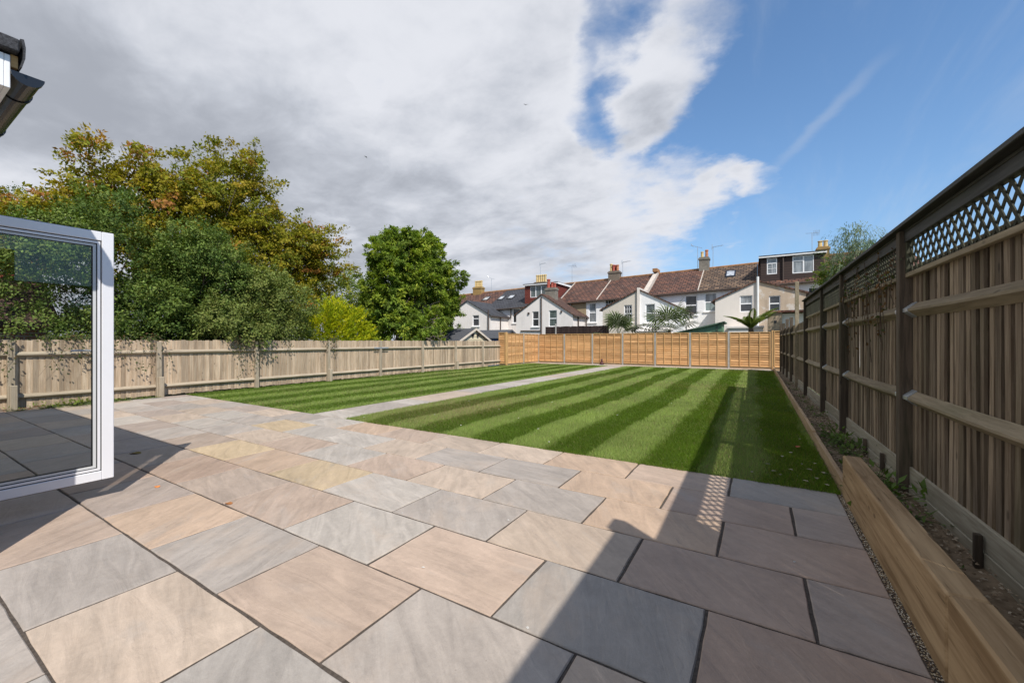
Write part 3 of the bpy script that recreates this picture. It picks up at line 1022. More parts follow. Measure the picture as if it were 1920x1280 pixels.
def lap_panel(p0, p1, z0=0.12, z1=1.83, nb=5):
    """one panel from p0 to p1 (x, y), slats lapped downwards, battens on the garden side"""
    p0, p1 = Vector((*p0, 0)), Vector((*p1, 0))
    L = (p1 - p0).length
    u = (p1 - p0).normalized()
    nrm = Vector((u.y, -u.x, 0))              # towards the garden
    ang = math.atan2(u.y, u.x)
    panel = MB()
    fr = 0.018

    def obox(mb, a, b_, za, zb, d0, d1, wav=None):
        q = []
        for zz in (za, zb):
            for (s, d) in ((a, d0), (b_, d0), (b_, d1), (a, d1)):
                pp = p0 + u * s + nrm * d
                q.append((pp.x, pp.y, zz))
        mb.hexa(q)
    obox(panel, 0, L, z1 - 0.006, z1 + 0.03, -0.004, 0.056)
    po = panel.build('panel', M['lapb'], bf)
    br_ = MB()
    obox(br_, 0, L, z0 - 0.02, z0 + 0.008, 0.012, 0.05)
    br_.build('bottom_rail', M['lapb'], po)
    n = 14
    ht = (z1 - z0) / n
    for i in range(n):
        za = z0 + ht * i
        # wany-edged slat in the panel's own frame: x along, y outward
        mb = MB()
        v, f = [], []
        m = 7
        ph = random.uniform(0, 6)
        for k in range(m + 1):
            s = L * k / m
            wv = 0.006 * math.sin(ph + k * 1.3) + random.uniform(-.003, .003)
            v += [(s, 0.010, za + wv - 0.016), (s, 0.032, za + wv - 0.016), (s, -0.004, za + ht + 0.012), (s, -0.012, za + ht + 0.012)]
        f = [(0, 1, 2, 3), tuple(4 * m + q for q in (3, 2, 1, 0))]
        for k in range(m):
            for q in range(4):
                f.append((4 * k + q, 4 * k + (q + 1) % 4, 4 * k + 4 + (q + 1) % 4, 4 * k + 4 + q))
        # orient: local y outward = nrm
        mb.v = [(x, -y, z) for (x, y, z) in v]
        mb.f = f
        o = mb.build('slat', M['lap'], po, (p0.x, p0.y, 0), (0, 0, ang))
    for k in range(nb):
        s = 0.012 + (L - 0.06) * k / (nb - 1)
        mb = MB()
        obox(mb, s, s + 0.036, z0 + 0.01, z1 - 0.007, 0.034, 0.054)
        mb.build('batten', M['lapb'], po)


XB = [-12.41, -10.55, -8.68, -6.82, -4.97, -3.14, -1.28, 0.62]
for i, xb in enumerate(XB):
    if 0 < i < 7:
        MB().cbox(xb - 0.045, xb + 0.045, 23.955, 24.05, -0.2, 1.86, 0.008).build('post', M['concrete'], bf)
MB().cbox(-12.46, -12.37, 23.95, 24.04, -0.2, 1.86, 0.008).build('post', M['concrete'], bf)
MB().cbox(0.60, 0.69, 23.95, 24.04, -0.2, 1.93, 0.008).build('post', M['lapb'], bf)
for a, b_ in zip(XB[:-1], XB[1:]):
    lap_panel((a + 0.048, 24.0), (b_ - 0.048, 24.0), nb=5)
    MB().box(a + 0.048, b_ - 0.048, 23.985, 24.02, -0.1, 0.098).build('gravel_board', M['edging'], bf)
YS = [19.98, 21.95, 23.94]
for a, b_ in zip(YS[:-1], YS[1:]):
    lap_panel((-12.42, a + 0.05), (-12.42, b_ - 0.05), nb=5)
for q in YS[:-1]:
    MB().cbox(-12.465, -12.375, q - 0.045, q + 0.045, -0.2, 1.92, 0.008).build('post', M['lapb'] if q < 21 else M['concrete'], bf)
lap_panel((-12.95, 20.0), (-12.475, 20.0), z1=1.88, nb=2)
MB().box(-12.95, -12.475, 19.99, 20.02, -0.1, 0.098).build('gravel_board', M['edging'], bf)
MB().box(-12.435, -12.405, 20.03, 23.93, -0.1, 0.098).build('gravel_board', M['edging'], bf)
MB().box(0.70, 1.03, 23.97, 24.0, -0.1, 0.098).build('gravel_board', M['edging'], bf)
lap_panel((0.70, 23.98), (1.03, 23.98), z1=1.88, nb=2)

# ------------------------------------------------------------------ glazed door leaf standing open
DX, DY0, DY1, DZ0, DZ1 = -4.9, 0.36, 1.272, 0.175, 2.335
door = thing('glazed_door', 'white framed glass door leaf standing open over the paving', 'door', (DX, 0.4, 0.18))
st, bd = 0.078, 0.042
mb = MB()
mb.cbox(DX - 0.066, DX, DY1 - st, DY1, DZ0, DZ1, 0.004)
mb.cbox(DX - 0.066, DX, DY0, DY0 + st, DZ0, DZ1, 0.004)
mb.cbox(DX - 0.0655, DX - 0.0005, DY0 + st + 0.0006, DY1 - st - 0.0006, DZ1 - st, DZ1 - 0.0005, 0.004)
mb.cbox(DX - 0.0655, DX - 0.0005, DY0 + st + 0.0006, DY1 - st - 0.0006, DZ0 + 0.0005, DZ0 + st, 0.004)
mb.build('frame', M['alu'], door)


def ring(y0, y1, z0, z1, w, x0, x1):
    mb = MB()
    mb.box(x0, x1, y0, y0 + w, z0, z1)
    mb.box(x0, x1, y1 - w, y1, z0, z1)
    mb.box(x0, x1, y0 + w, y1 - w, z0, z0 + w)
    mb.box(x0, x1, y0 + w, y1 - w, z1 - w, z1)
    return mb


i0, i1, k0, k1 = DY0 + st + 0.001, DY1 - st - 0.001, DZ0 + st + 0.001, DZ1 - st - 0.001
ring(i0, i1, k0, k1, 0.007, DX - 0.05, DX - 0.012).build('outer_gasket', M['rubber'], door)
ring(i0 + 0.0075, i1 - 0.0075, k0 + 0.0075, k1 - 0.0075, 0.018, DX - 0.055, DX - 0.006).build('glazing_bead', M['alu'], door)
ring(i0 + 0.026, i1 - 0.026, k0 + 0.026, k1 - 0.026, 0.005, DX - 0.052, DX - 0.014).build('inner_gasket', M['rubber'], door)
ring(i0 + 0.0315, i1 - 0.0315, k0 + 0.0315, k1 - 0.0315, 0.020, DX - 0.048, DX - 0.018).build('spacer_bar', M['bead'], door)
ring(i0 + 0.052, i1 - 0.052, k0 + 0.052, k1 - 0.052, 0.004, DX - 0.047, DX - 0.019).build('glass_seal', M['rubber'], door)
MB().box(DX - 0.034, DX - 0.028, i0 + 0.053, i1 - 0.053, k0 + 0.053, k1 - 0.053).build('glass_pane', M['glass'], door)
ring(DY0 - 0.0, DY1 + 0.004, DZ0 - 0.006, DZ1 + 0.006, 0.0035, DX - 0.05, DX - 0.02).build('edge_seal', M['rubber'], door)
hd = MB()
hd.cbox(DX - 0.078, DX - 0.0665, 1.150, 1.178, 1.17, 1.36, 0.003)
hd.build('handle_plate', M['alu'], door)
hd = MB()
hd.tube([(DX - 0.074, 1.164, 1.30), (DX - 0.112, 1.164, 1.30), (DX - 0.118, 1.15, 1.30), (DX - 0.118, 1.03, 1.30)], 0.009, 8)
hd.build('handle', M['alu'], door)

# ------------------------------------------------------------------ the house behind the paving (corner of its eaves in view)
hs = thing('bungalow', 'white house with flat felt roof edge and black half round gutter', 'house', (-8.5, -2, 0))
M['ownwall'] = rendermat('white_render', (0.72, 0.71, 0.69), 0.1)
M['owntile'] = plain('dark_roof_tile', (0.045, 0.045, 0.047), 0.75, 0.4, 30, 0.3, 0.8)
M['rawwood'] = wood('raw_rafter', (0.50, 0.29, 0.12), (0.66, 0.43, 0.2), 'Y', knots=False)
M['floor'] = plain('floor_screed', (0.4, 0.38, 0.36), 0.5)
WY = 0.44
M['ownfelt'] = plain('speckled_roof_felt', (0.055, 0.055, 0.06), 0.85, 0.75, 110, 0.3, 0.8)
w = MB()
w.box(-4.85, -4.08, WY - 0.3, WY, -0.2, 2.985)
w.box(-8.8, -4.85, WY - 0.3, WY, 2.36, 2.985)
w.box(-10.2, -8.8, WY - 0.3, WY, -0.2, 2.985)
w.box(-4.38, -4.08, -7.0, WY - 0.3, -0.2, 2.985)
w.box(-10.2, -4.38, -7.0, -6.7, -0.2, 2.985)
w.box(-10.2, -9.9, -6.7, WY - 0.3, -0.2, 2.985)
w.build('wall', M['ownwall'], hs)
MB().box(-9.9, -4.38, -6.7, WY - 0.3, -0.2, 0.16).build('floor', M['floor'], hs)
MB().box(-8.8, -4.85, WY - 0.29, WY - 0.01, 0.10, 0.17).build('threshold', M['alu'], hs)
MB().box(-10.2, -4.08, -7.0, WY, 2.987, 3.02).build('ceiling', M['ownwall'], hs)
fas = MB()
fas.cbox(-10.2, -4.07, WY + 0.105, WY + 0.13, 2.99, 3.20, 0.003)
fas.cbox(-10.2, -4.10, WY + 0.002, WY + 0.104, 2.99, 3.01, 0.003)
fas.cbox(-4.095, -4.07, -7.0, WY + 0.104, 2.99, 3.20, 0.003)
fas.build('fascia', M['white'], hs)
MB().cbox(-10.2, -4.085, 0.572, 0.604, 3.135, 3.215, 0.002).build('drip_batten', M['rawwood'], hs)
rt = MB()
rt.cbox(-10.25, -4.02, -7.1, 0.60, 3.218, 3.30, 0.006)
rf2 = rt.build('roof', M['ownfelt'], hs)
vg = MB()
prof = [(0.602, 3.305), (0.618, 3.31), (0.626, 3.26), (0.624, 3.19), (0.610, 3.125), (0.604, 3.128), (0.616, 3.19), (0.618, 3.25)]
vg.add([(-10.25, a_, b_) for a_, b_ in prof] + [(-4.02, a_, b_) for a_, b_ in prof], [tuple(range(8)), tuple(reversed(range(8, 16)))] + [(k, (k + 1) % 8, 8 + (k + 1) % 8, 8 + k) for k in range(8)])
vg.build('felt_drip', M['ownfelt'], rf2)
gt = MB()
gy, gz, gr = 0.641, 3.105, 0.068
n = 12
for (xa, xb, r0, r1) in ((-10.2, -4.075, gr, gr - 0.004),):
    v, f = [], []
    for xx in (xa, xb):
        for k in range(n + 1):
            a = math.pi + math.pi * k / n
            for r_ in (r0, r1):
                v.append((xx, gy + r_ * math.cos(a), gz + r_ * math.sin(a) * 0.95))
    m_ = 2 * (n + 1)
    for k in range(n):
        f += [(2 * k, 2 * k + 2, m_ + 2 * k + 2, m_ + 2 * k), (2 * k + 1, m_ + 2 * k + 1, m_ + 2 * k + 3, 2 * k + 3)]
    f += [(0, m_, m_ + 1, 1), (2 * n, 2 * n + 1, m_ + 2 * n + 1, m_ + 2 * n)]
    gt.add(v, f)
gut = gt.build('gutter', M['blackpl'], hs)


def halfdisc(xa, xb, r):
    mb = MB()
    ring_ = [(gy + r * math.cos(math.pi + math.pi * k / n), gz + r * math.sin(math.pi + math.pi * k / n) * 0.95) for k in range(n + 1)]
    v = [(xa, a, b_) for a, b_ in ring_] + [(xb, a, b_) for a, b_ in ring_]
    f = [tuple(range(n + 1)), tuple(reversed(range(n + 1, 2 * n + 2)))] + [(k, k + 1, n + 2 + k, n + 1 + k) for k in range(n)] + [(n, 0, n + 1, 2 * n + 1)]
    return mb.add(v, f)


halfdisc(-4.095, -4.055, gr + 0.005).build('gutter_end_cap', M['blackpl'], gut)
for xx in (-4.42, -5.3, -6.2, -7.1):
    v, f = [], []
    mb = MB()
    for x_ in (xx, xx + 0.035):
        for k in range(n + 1):
            a = math.pi + math.pi * k / n
            for r_ in (gr + 0.007, gr + 0.001):
                v.append((x_, gy + r_ * math.cos(a), gz + r_ * math.sin(a) * 0.95))
    for k in range(n):
        f += [(2 * k, 2 * k + 2, m_ + 2 * k + 2, m_ + 2 * k), (2 * k, 2 * k + 1, 2 * k + 3, 2 * k + 2), (m_ + 2 * k, m_ + 2 * k + 2, m_ + 2 * k + 3, m_ + 2 * k + 1)]
    mb.add(v, f)
    mb.build('gutter_bracket', M['blackpl'], gut)

# ------------------------------------------------------------------ terrace of houses beyond the end fence
TY, MY, WFY = 37.0, 33.0, 30.0           # ridge, rear wall, face of the rear wings
EAV = lambda x: 5.26 + 0.034 * x          # the street falls to one side
RID = lambda x: 7.47 + 0.027 * x
M['cream'] = rendermat('cream_render', (0.70, 0.64, 0.575), 0.22)
M['pinkish'] = rendermat('pale_render', (0.74, 0.69, 0.655), 0.2)
M['wht'] = rendermat('white_painted_render', (0.80, 0.79, 0.775), 0.18)
M['beige'] = rendermat('beige_render', (0.60, 0.54, 0.46), 0.10)
M['patchy'] = rendermat('patched_bare_render', (0.47, 0.375, 0.28), 0.3, 1.2, (0.55, 0.50, 0.44))
M['tanw'] = rendermat('tan_render', (0.32, 0.25, 0.15), 0.2)
M['brownt'] = tilemat('brown_tiles', (0.16, 0.075, 0.05), (0.075, 0.042, 0.034), (0.022, 0.013, 0.011), lichen=0.8, rh=0.32, bw=0.36)
M['brownt2'] = tilemat('brown_wing_tiles', (0.135, 0.072, 0.05), (0.09, 0.05, 0.038), (0.03, 0.018, 0.014), True, lichen=0.4)
M['mixt'] = tilemat('weathered_tiles', (0.17, 0.11, 0.07), (0.07, 0.048, 0.036), (0.02, 0.015, 0.012), lichen=1.0, rh=0.32, bw=0.36)
M['slate'] = tilemat('grey_slates', (0.062, 0.064, 0.072), (0.048, 0.05, 0.057), (0.025, 0.025, 0.03), bw=0.3, rh=0.22)
M['slate2'] = tilemat('grey_wing_slates', (0.068, 0.070, 0.078), (0.052, 0.054, 0.061), (0.027, 0.027, 0.03), True, bw=0.3, rh=0.22)
M['redhang'] = None


def hangmat(name, c1, c2, cm, bw=0.2, rh=0.13):
    m, nt, b = newmat(name)
    tc = nt.nodes.new('ShaderNodeTexCoord').outputs['Object']
    sp = nd(nt, 'ShaderNodeSeparateXYZ', {0: tc}).outputs
    v = nd(nt, 'ShaderNodeCombineXYZ', {0: mth(nt, 'ADD', sp[0], sp[1]), 1: sp[2], 2: 0.0}).outputs[0]
    br = nd(nt, 'ShaderNodeTexBrick', {'Vector': v, 'Color1': (*c1, 1), 'Color2': (*c2, 1), 'Mortar': (*cm, 1), 'Scale': 1.0, 'Mortar Size': 0.012, 'Brick Width': bw, 'Row Height': rh})
    nt.links.new(br.outputs[0], b.inputs['Base Color'])
    bump(nt, b, br.outputs['Fac'], -0.6, 0.02)
    return m


M['redhang'] = hangmat('red_hung_tiles', (0.20, 0.045, 0.032), (0.15, 0.035, 0.026), (0.05, 0.014, 0.01))
M['brownclad'] = hangmat('dark_brown_cladding', (0.055, 0.036, 0.030), (0.046, 0.030, 0.026), (0.016, 0.012, 0.01), 3.0, 0.17)
M['brickst'] = hangmat('stained_brick_stack', (0.17, 0.13, 0.095), (0.12, 0.09, 0.065), (0.2, 0.17, 0.14), 0.22, 0.075)
M['brickyel'] = hangmat('lichen_yellow_stack', (0.36, 0.22, 0.06), (0.25, 0.14, 0.05), (0.3, 0.22, 0.1), 0.22, 0.075)
M['cementst'] = plain('cement_stack', (0.20, 0.18, 0.15), 0.9, 0.25, 4)
M['pot_y'] = plain('buff_pot', (0.58, 0.43, 0.20), 0.8, 0.25, 5)
M['pot_r'] = plain('red_pot', (0.36, 0.085, 0.06), 0.8, 0.2, 5)
M['pot_o'] = plain('orange_pot', (0.45, 0.19, 0.10), 0.8, 0.2, 5)
M['ridget'] = plain('lichened_ridge', (0.30, 0.155, 0.07), 0.9, 0.4, 3)
M['lead'] = plain('lead_flashing', (0.30, 0.30, 0.30), 0.7, 0.2)
M['mortarv'] = plain('mortar_verge', (0.50, 0.44, 0.38), 0.9, 0.2)
M['pipe_w'] = plain('white_pipe', (0.72, 0.72, 0.70), 0.4, 0.05)
M['pipe_b'] = plain('brown_pipe', (0.075, 0.055, 0.045), 0.5, 0.1)
M['p_dark'] = panemat('dark_pane', (0.045, 0.045, 0.048))
M['p_net'] = panemat('net_curtain_pane', (0.30, 0.32, 0.33))
M['p_frost'] = panemat('frosted_pane', (0.22, 0.27, 0.26))
M['p_blind'] = panemat('blind_pane', (0.14, 0.17, 0.165))
M['p_sky'] = panemat('roof_window_pane', (0.5, 0.52, 0.54))
M['board_w'] = plain('white_board', (0.76, 0.76, 0.75), 0.45, 0.05)


def wall_poly(mb, xs, top, z0, y, wins, rev=0.1):
    """wall in the plane y, its top following the (x, z) outline, with window openings cut and their reveals"""
    def tz(x):
        for (a, za), (b, zb) in zip(top[:-1], top[1:]):
            if a - 1e-6 <= x <= b + 1e-6:
                return za + (zb - za) * (x - a) / (b - a)
    br = sorted(set([round(t[0], 4) for t in top] + [round(v, 4) for w in wins for v in w[:2]]))
    for a, b in zip(br[:-1], br[1:]):
        m = (a + b) / 2
        ws = sorted([w for w in wins if w[0] < m < w[1]], key=lambda w: w[2])
        lo = z0
        for w in ws:
            mb.add([(a, y, lo), (b, y, lo), (b, y, w[2]), (a, y, w[2])], [(0, 1, 2, 3)])
            lo = w[3]
        mb.add([(a, y, lo), (b, y, lo), (b, y, tz(b)), (a, y, tz(a))], [(0, 1, 2, 3)])
    for (a, b, c, d) in [w[:4] for w in wins]:
        q = [(a, c), (b, c), (b, d), (a, d)]
        for k in range(4):
            p, r = q[k], q[(k + 1) % 4]
            mb.add([(p[0], y, p[1]), (r[0], y, r[1]), (r[0], y + rev, r[1]), (p[0], y + rev, p[1])], [(0, 1, 2, 3)])


def window(par, x0, x1, z0, z1, y, kind='sash', pane='p_dark', sill=True, rec=0.075, lower=None):
    fr = MB()
    w = 0.055
    ya, yb = y + rec - 0.02, y + rec + 0.03
    fr.box(x0, x0 + w, ya, yb, z0, z1)
    fr.box(x1 - w, x1, ya, yb, z0, z1)
    fr.box(x0 + w, x1 - w, ya, yb, z0, z0 + w)
    fr.box(x0 + w, x1 - w, ya, yb, z1 - w, z1)
    zm = (z0 + z1) / 2
    if kind in ('sash', 'six'):
        fr.box(x0 + w, x1 - w, ya - 0.006, yb - 0.01, zm - 0.035, zm + 0.035)
    if kind == 'six':
        for s in (1, 2):
            xx = x0 + w + (x1 - x0 - 2 * w) * s / 3
            fr.box(xx - 0.012, xx + 0.012, ya, yb - 0.01, z0 + w, zm - 0.035)
            fr.box(xx - 0.012, xx + 0.012, ya, yb - 0.01, zm + 0.035, z1 - w)
        for zz in ((z0 + zm) / 2, (z1 + zm) / 2):
            fr.box(x0 + w, x1 - w, ya + 0.004, yb - 0.014, zz - 0.012, zz + 0.012)
    if kind == 'top':
        zt = z0 + (z1 - z0) * 0.68
        fr.box(x0 + w, x1 - w, ya - 0.006, yb - 0.01, zt - 0.035, zt + 0.035)
    if kind == 'three':
        for s in (1, 2):
            xx = x0 + (x1 - x0) * s / 3
            fr.box(xx - 0.04, xx + 0.04, ya - 0.004, yb - 0.01, z0 + w, z1 - w)
    if kind == 'two':
        xx = x0 + (x1 - x0) * 0.52
        fr.box(xx - 0.04, xx + 0.04, ya - 0.004, yb - 0.01, z0 + w, z1 - w)
        zt = z0 + (z1 - z0) * 0.72
        fr.box(x0 + w, xx - 0.04, ya - 0.003, yb - 0.012, zt - 0.03, zt + 0.03)
    if kind == 'grid':
        zt = z0 + (z1 - z0) * 0.68
        fr.box(x0 + w, x1 - w, ya - 0.006, yb - 0.01, zt - 0.035, zt + 0.035)
        xm = (x0 + x1) / 2
        fr.box(xm - 0.012, xm + 0.012, ya, yb - 0.014, z0 + w, zt - 0.035)
        fr.box(x0 + w, x1 - w, ya + 0.003, yb - 0.016, z0 + (zt - z0) * 0.5 - 0.012, z0 + (zt - z0) * 0.5 + 0.012)
    if kind == 'bars':
        for s in (1, 2, 3):
            xx = x0 + (x1 - x0) * s / 4
            fr.box(xx - 0.013, xx + 0.013, ya, yb - 0.01, z0 + w, z1 - w)
        fr.box(x0 + w, x1 - w, ya + 0.003, yb - 0.013, zm - 0.013, zm + 0.013)
    wo = fr.build('window', M['white'], par)
    if lower:
        MB().box(x0 + 0.02, x1 - 0.02, y + rec + 0.006, y + rec + 0.016, zm, z1 - 0.02).build('pane', M[pane], wo)
        MB().box(x0 + 0.02, x1 - 0.02, y + rec + 0.006, y + rec + 0.016, z0 + 0.02, zm - 0.001).build('pane', M[lower], wo)
    else:
        MB().box(x0 + 0.02, x1 - 0.02, y + rec + 0.006, y + rec + 0.016, z0 + 0.02, z1 - 0.02).build('pane', M[pane], wo)
    if sill:
        MB().cbox(x0 - 0.1, x1 + 0.1, y - 0.08, y + 0.05, z0 - 0.1, z0 - 0.002, 0.01).build('sill', M['wht'], wo)
    return wo


def chimney(par, x0, x1, y0, y1, z0, z1, mat, pots, name='chimney'):
    mb = MB()
    mb.box(x0, x1, y0, y1, z0, z1 - 0.22)
    mb.box(x0 - 0.05, x1 + 0.05, y0 - 0.05, y1 + 0.05, z1 - 0.22, z1 - 0.08)
    mb.box(x0 + 0.02, x1 - 0.02, y0 + 0.02, y1 - 0.02, z1 - 0.08, z1)
    c = mb.build(name, mat, par)
    for (px_, py_, h_, r_, mt) in pots:
        p = MB()
        p.lathe((px_, py_, z1 - 0.02), [(r_, 0), (r_ * 0.92, h_ * 0.15), (r_ * 0.82, h_ * 0.8), (r_ * 1.05, h_ * 0.86), (r_ * 1.05, h_ * 0.97), (r_ * 0.8, h_)], 12)
        p.build('chimney_pot', M[mt], c, smoothed=False)
    return c


def aerial(par, x, y, z0, z1, kind=0):
    mb = MB()
    mb.tube([(x, y, z0), (x, y, z1)], 0.018, 6)
    if kind == 0:
        mb.tube([(x - 0.05, y, z1 - 0.03), (x + 0.75, y - 0.3, z1 - 0.01)], 0.012, 5)
        for k in range(7):
            t = k / 6
            xx, yy2 = x + 0.72 * t, y - 0.28 * t
            mb.tube([(xx - 0.06, yy2 - 0.17, z1 - 0.02), (xx + 0.06, yy2 + 0.17, z1 - 0.02)], 0.007, 4)
        mb.tube([(x - 0.08, y, z1 - 0.22), (x - 0.06, y, z1 + 0.2)], 0.02, 5)
    elif kind == 1:
        mb.tube([(x - 0.55, y, z1 + 0.18), (x + 0.35, y, z1 - 0.16)], 0.014, 5)
        for k in range(6):
            t = k / 5
            xx, zz = x - 0.5 + 0.8 * t, z1 + 0.16 - 0.3 * t
            mb.tube([(xx, yy_(y, -0.18), zz), (xx, yy_(y, 0.18), zz)], 0.008, 4)
        mb.tube([(x - 0.5, y, z1 + 0.3), (x - 0.35, y, z1 + 0.05)], 0.02, 5)
    else:
        mb.tube([(x - 0.4, y, z1), (x + 0.4, y, z1 - 0.05)], 0.012, 5)
        for k in range(5):
            xx = x + 0.1 + 0.08 * k
            mb.tube([(xx, y - 0.2, z1 + 0.12), (xx, y + 0.2, z1 - 0.2)], 0.008, 4)
    return mb.build('aerial', M['steel'], par)


def yy_(y, d):
    return y + d


def pipe(par, pts, r, mat):
    return MB().tube(pts, r, 8).build('drainpipe', mat, par)


def house(label, x0, x1, wallm, roofm, wingm, wroofm, wing=None, mainw=(), wingw=(), front=True):
    """x0..x1 plot; wing = (x_peak, x_outer, z_peak, z_outer)"""
    h = thing('terraced_house', label, 'house', ((x0 + x1) / 2, 36, -0.25), 'terraced houses seen from behind')
    g = 0.004
    a, b = x0 + g, x1 - g
    mb = MB()
    wall_poly(mb, None, [(a, EAV(a)), (b, EAV(b))], -0.25, MY, [w[:4] for w in mainw])
    for (xx) in (a, b):
        mb.add([(xx, MY, -0.25), (xx, 41, -0.25), (xx, 41, EAV(xx)), (xx, TY, RID(xx) - 0.1), (xx, MY, EAV(xx))], [(0, 1, 2, 3, 4)])
    mb.add([(a, 41, -0.25), (b, 41, -0.25), (b, 41, EAV(b)), (a, 41, EAV(a))], [(0, 1, 2, 3)])
    mb.add([(a, MY + .02, EAV(a) - .02), (b, MY + .02, EAV(b) - .02), (b, 41, EAV(b) - .02), (a, 41, EAV(a) - .02)], [(0, 1, 2, 3)])
    mb.build('wall', wallm, h)
    r = MB()
    e0, e1 = EAV(a) - 0.02, EAV(b) - 0.02
    dz = 0.11
    for sg in (1, -1):
        ye = TY - sg * 4.22
        lo = lambda x: EAV(x) - 0.12
        r.hexa([(a, ye, lo(a)), (b, ye, lo(b)), (b, TY, RID(b) - dz), (a, TY, RID(a) - dz), (a, ye, lo(a) + dz), (b, ye, lo(b) + dz), (b, TY, RID(b)), (a, TY, RID(a))])
    ro = r.build('roof', roofm, h)
    rd = MB()
    rd.tube([(a, TY, RID(a)), (b, TY, RID(b))], 0.10, 8)
    rd.build('ridge_tiles', M['ridget'], ro)
    gu = MB()
    gu.tube([(a, TY - 4.27, EAV(a) - 0.10), (b, TY - 4.27, EAV(b) - 0.10)], 0.055, 6)
    gu.build('gutter', M['pipe_b'], h)
    for w in mainw:
        window(h, *w[:4], MY, *w[4:])
    if wing:
        xp, xo, zp, zo = wing
        left = xo < xp
        gp = -0.004 if left else 0.004
        xp2 = xp + gp
        mb = MB()
        prof = [(xo, zo), (xp2, zp)] if left else [(xp2, zp), (xo, zo)]
        wall_poly(mb, None, prof, -0.25, WFY, [w[:4] for w in wingw])
        mb.add([(xo, WFY, -0.25), (xo, MY, -0.25), (xo, MY, zo), (xo, WFY, zo)], [(0, 1, 2, 3)])
        mb.add([(xp2, WFY, -0.25), (xp2, MY, -0.25), (xp2, MY, zp), (xp2, WFY, zp)], [(0, 1, 2, 3)])
        mb.build('wing_wall', wingm, h)
        sg = -1 if left else 1
        sl2 = (zo - zp) / abs(xo - xp)
        ox = xo + sg * 0.16
        oz = zo + sl2 * 0.16
        r = MB()
        yb = TY - 1.2
        r.hexa([(xp2, WFY - 0.10, zp + 0.01), (ox, WFY - 0.10, oz + 0.01), (ox, MY + 0.0, oz + 0.01), (xp2, yb - 1.2, zp + 0.01),
                (xp2, WFY - 0.10, zp + 0.10), (ox, WFY - 0.10, oz + 0.10), (ox, MY + 0.0, oz + 0.10), (xp2, yb - 1.2, zp + 0.10)])
        r.build('wing_roof', wroofm, h)
        gu = MB()
        gu.tube([(ox + sg * 0.05, WFY - 0.08, oz), (ox + sg * 0.05, MY, oz)], 0.05, 6)
        gu.build('gutter', M['pipe_b'], h)
        for w in wingw:
            window(h, *w[:4], WFY, *w[4:])
    return h


W2 = 1.0
hA = house('brown tiled terrace house mostly hidden behind the conifer', -30.5, -26.7, M['pinkish'], M['brownt'], M['pinkish'], M['slate2'], (-30.5, -28.0, 5.0, 3.7))
hB = house('terrace house behind the conifer with buff pots on a yellowed chimney', -26.7, -22.9, M['pinkish'], M['brownt'], M['pinkish'], M['slate2'], (-22.9, -25.45, 5.07, 3.70))
chimney(hB, -27.2, -26.1, TY - 0.35, TY + 0.35, 6.3, 7.45, M['brickyel'], [(-27.05 + 0.2 * k, TY, 0.72, 0.115, 'pot_y') for k in range(5)])
hC = house('slate roofed terrace house with two roof windows and a small sash in its gable', -22.9, -19.0, M['pinkish'], M['slate'], M['pinkish'], M['slate2'], (-22.9, -20.36, 5.07, 3.70),
           [(-19.82, -19.02, 3.13, 4.46, 'sash', 'p_dark')], [(-22.30, -21.58, 2.78, 3.77, 'top', 'p_dark')])
pipe(hC, [(-20.5, WFY - 0.08, 4.2), (-20.5, WFY - 0.08, -0.2)], 0.06, M['pipe_b'])
pipe(hC, [(-20.28, 31.6, 3.62), (-20.28, 31.6, -0.2)], 0.05, M['pipe_b'])
pipe(hC, [(-19.98, MY - 0.07, 4.5), (-19.98, MY - 0.07, 3.6)], 0.05, M['pipe_b'])
hD = house('terrace house with red tile hung dormer and cream gable', -19.0, -15.2, M['pinkish'], M['slate'], M['pinkish'], M['brownt2'], (-15.2, -17.66, 5.21, 3.66),
           [], [(-16.11, -15.51, 2.62, 3.88, 'sash', 'p_dark')])
pipe(hD, [(-15.24, WFY - 0.07, 5.05), (-15.24, WFY - 0.07, -0.2)], 0.055, M['pipe_b'])
pipe(hD, [(-15.24, WFY - 0.06, 2.25), (-17.2, WFY - 0.06, 2.28)], 0.04, M['pipe_b'])
MB().cbox(-16.52, -16.36, WFY - 0.09, WFY - 0.002, 3.66, 3.82, 0.01).build('vent', M['pipe_b'], hD)
hE = house('terrace house with brown tiles, cream gable and short grey chimney on its wing', -15.2, -11.55, M['wht'], M['brownt'], M['pinkish'], M['brownt2'], (-15.2, -12.48, 5.21, 3.49),
           [(-12.27, -11.63, 2.99, 4.64, 'sash', 'p_net', True, 0.075, 'p_net')], [(-14.58, -13.86, 2.59, 3.91, 'sash', 'p_blind', False)])
MB().cbox(-13.52, -13.38, WFY - 0.09, WFY - 0.002, 3.70, 3.84, 0.01).build('vent', M['pipe_b'], hE)
pipe(hE, [(-12.42, 31.0, 3.55), (-12.42, 31.0, -0.2)], 0.06, M['pipe_b'])
pipe(hE, [(-12.35, 32.6, 3.6), (-12.35, 32.6, -0.2)], 0.05, M['pipe_b'])
MB().box(-13.9, -12.5, MY - 0.03, MY - 0.003, 3.6, 4.72).build('wall_panel', M['tanw'], hE)
chimney(hE, -15.5, -14.55, 31.2, 31.75, 4.4, 5.95, M['cementst'], [(-15.32, 31.5, 0.78, 0.15, 'pot_r'), (-14.98, 31.5, 0.50, 0.13, 'pot_r'), (-14.75, 31.55, 0.42, 0.11, 'pot_r')])
hF = house('terrace house with brown tiles and beige gable beside a fan palm', -11.55, -7.5, M['wht'], M['brownt'], M['beige'], M['brownt2'], (-7.36, -10.05, 5.09, 3.81),
           [(-10.85, -9.90, 4.18, 4.82, 'bars', 'p_dark', False)], [(-8.43, -7.85, 2.80, 4.06, 'six', 'p_dark')])
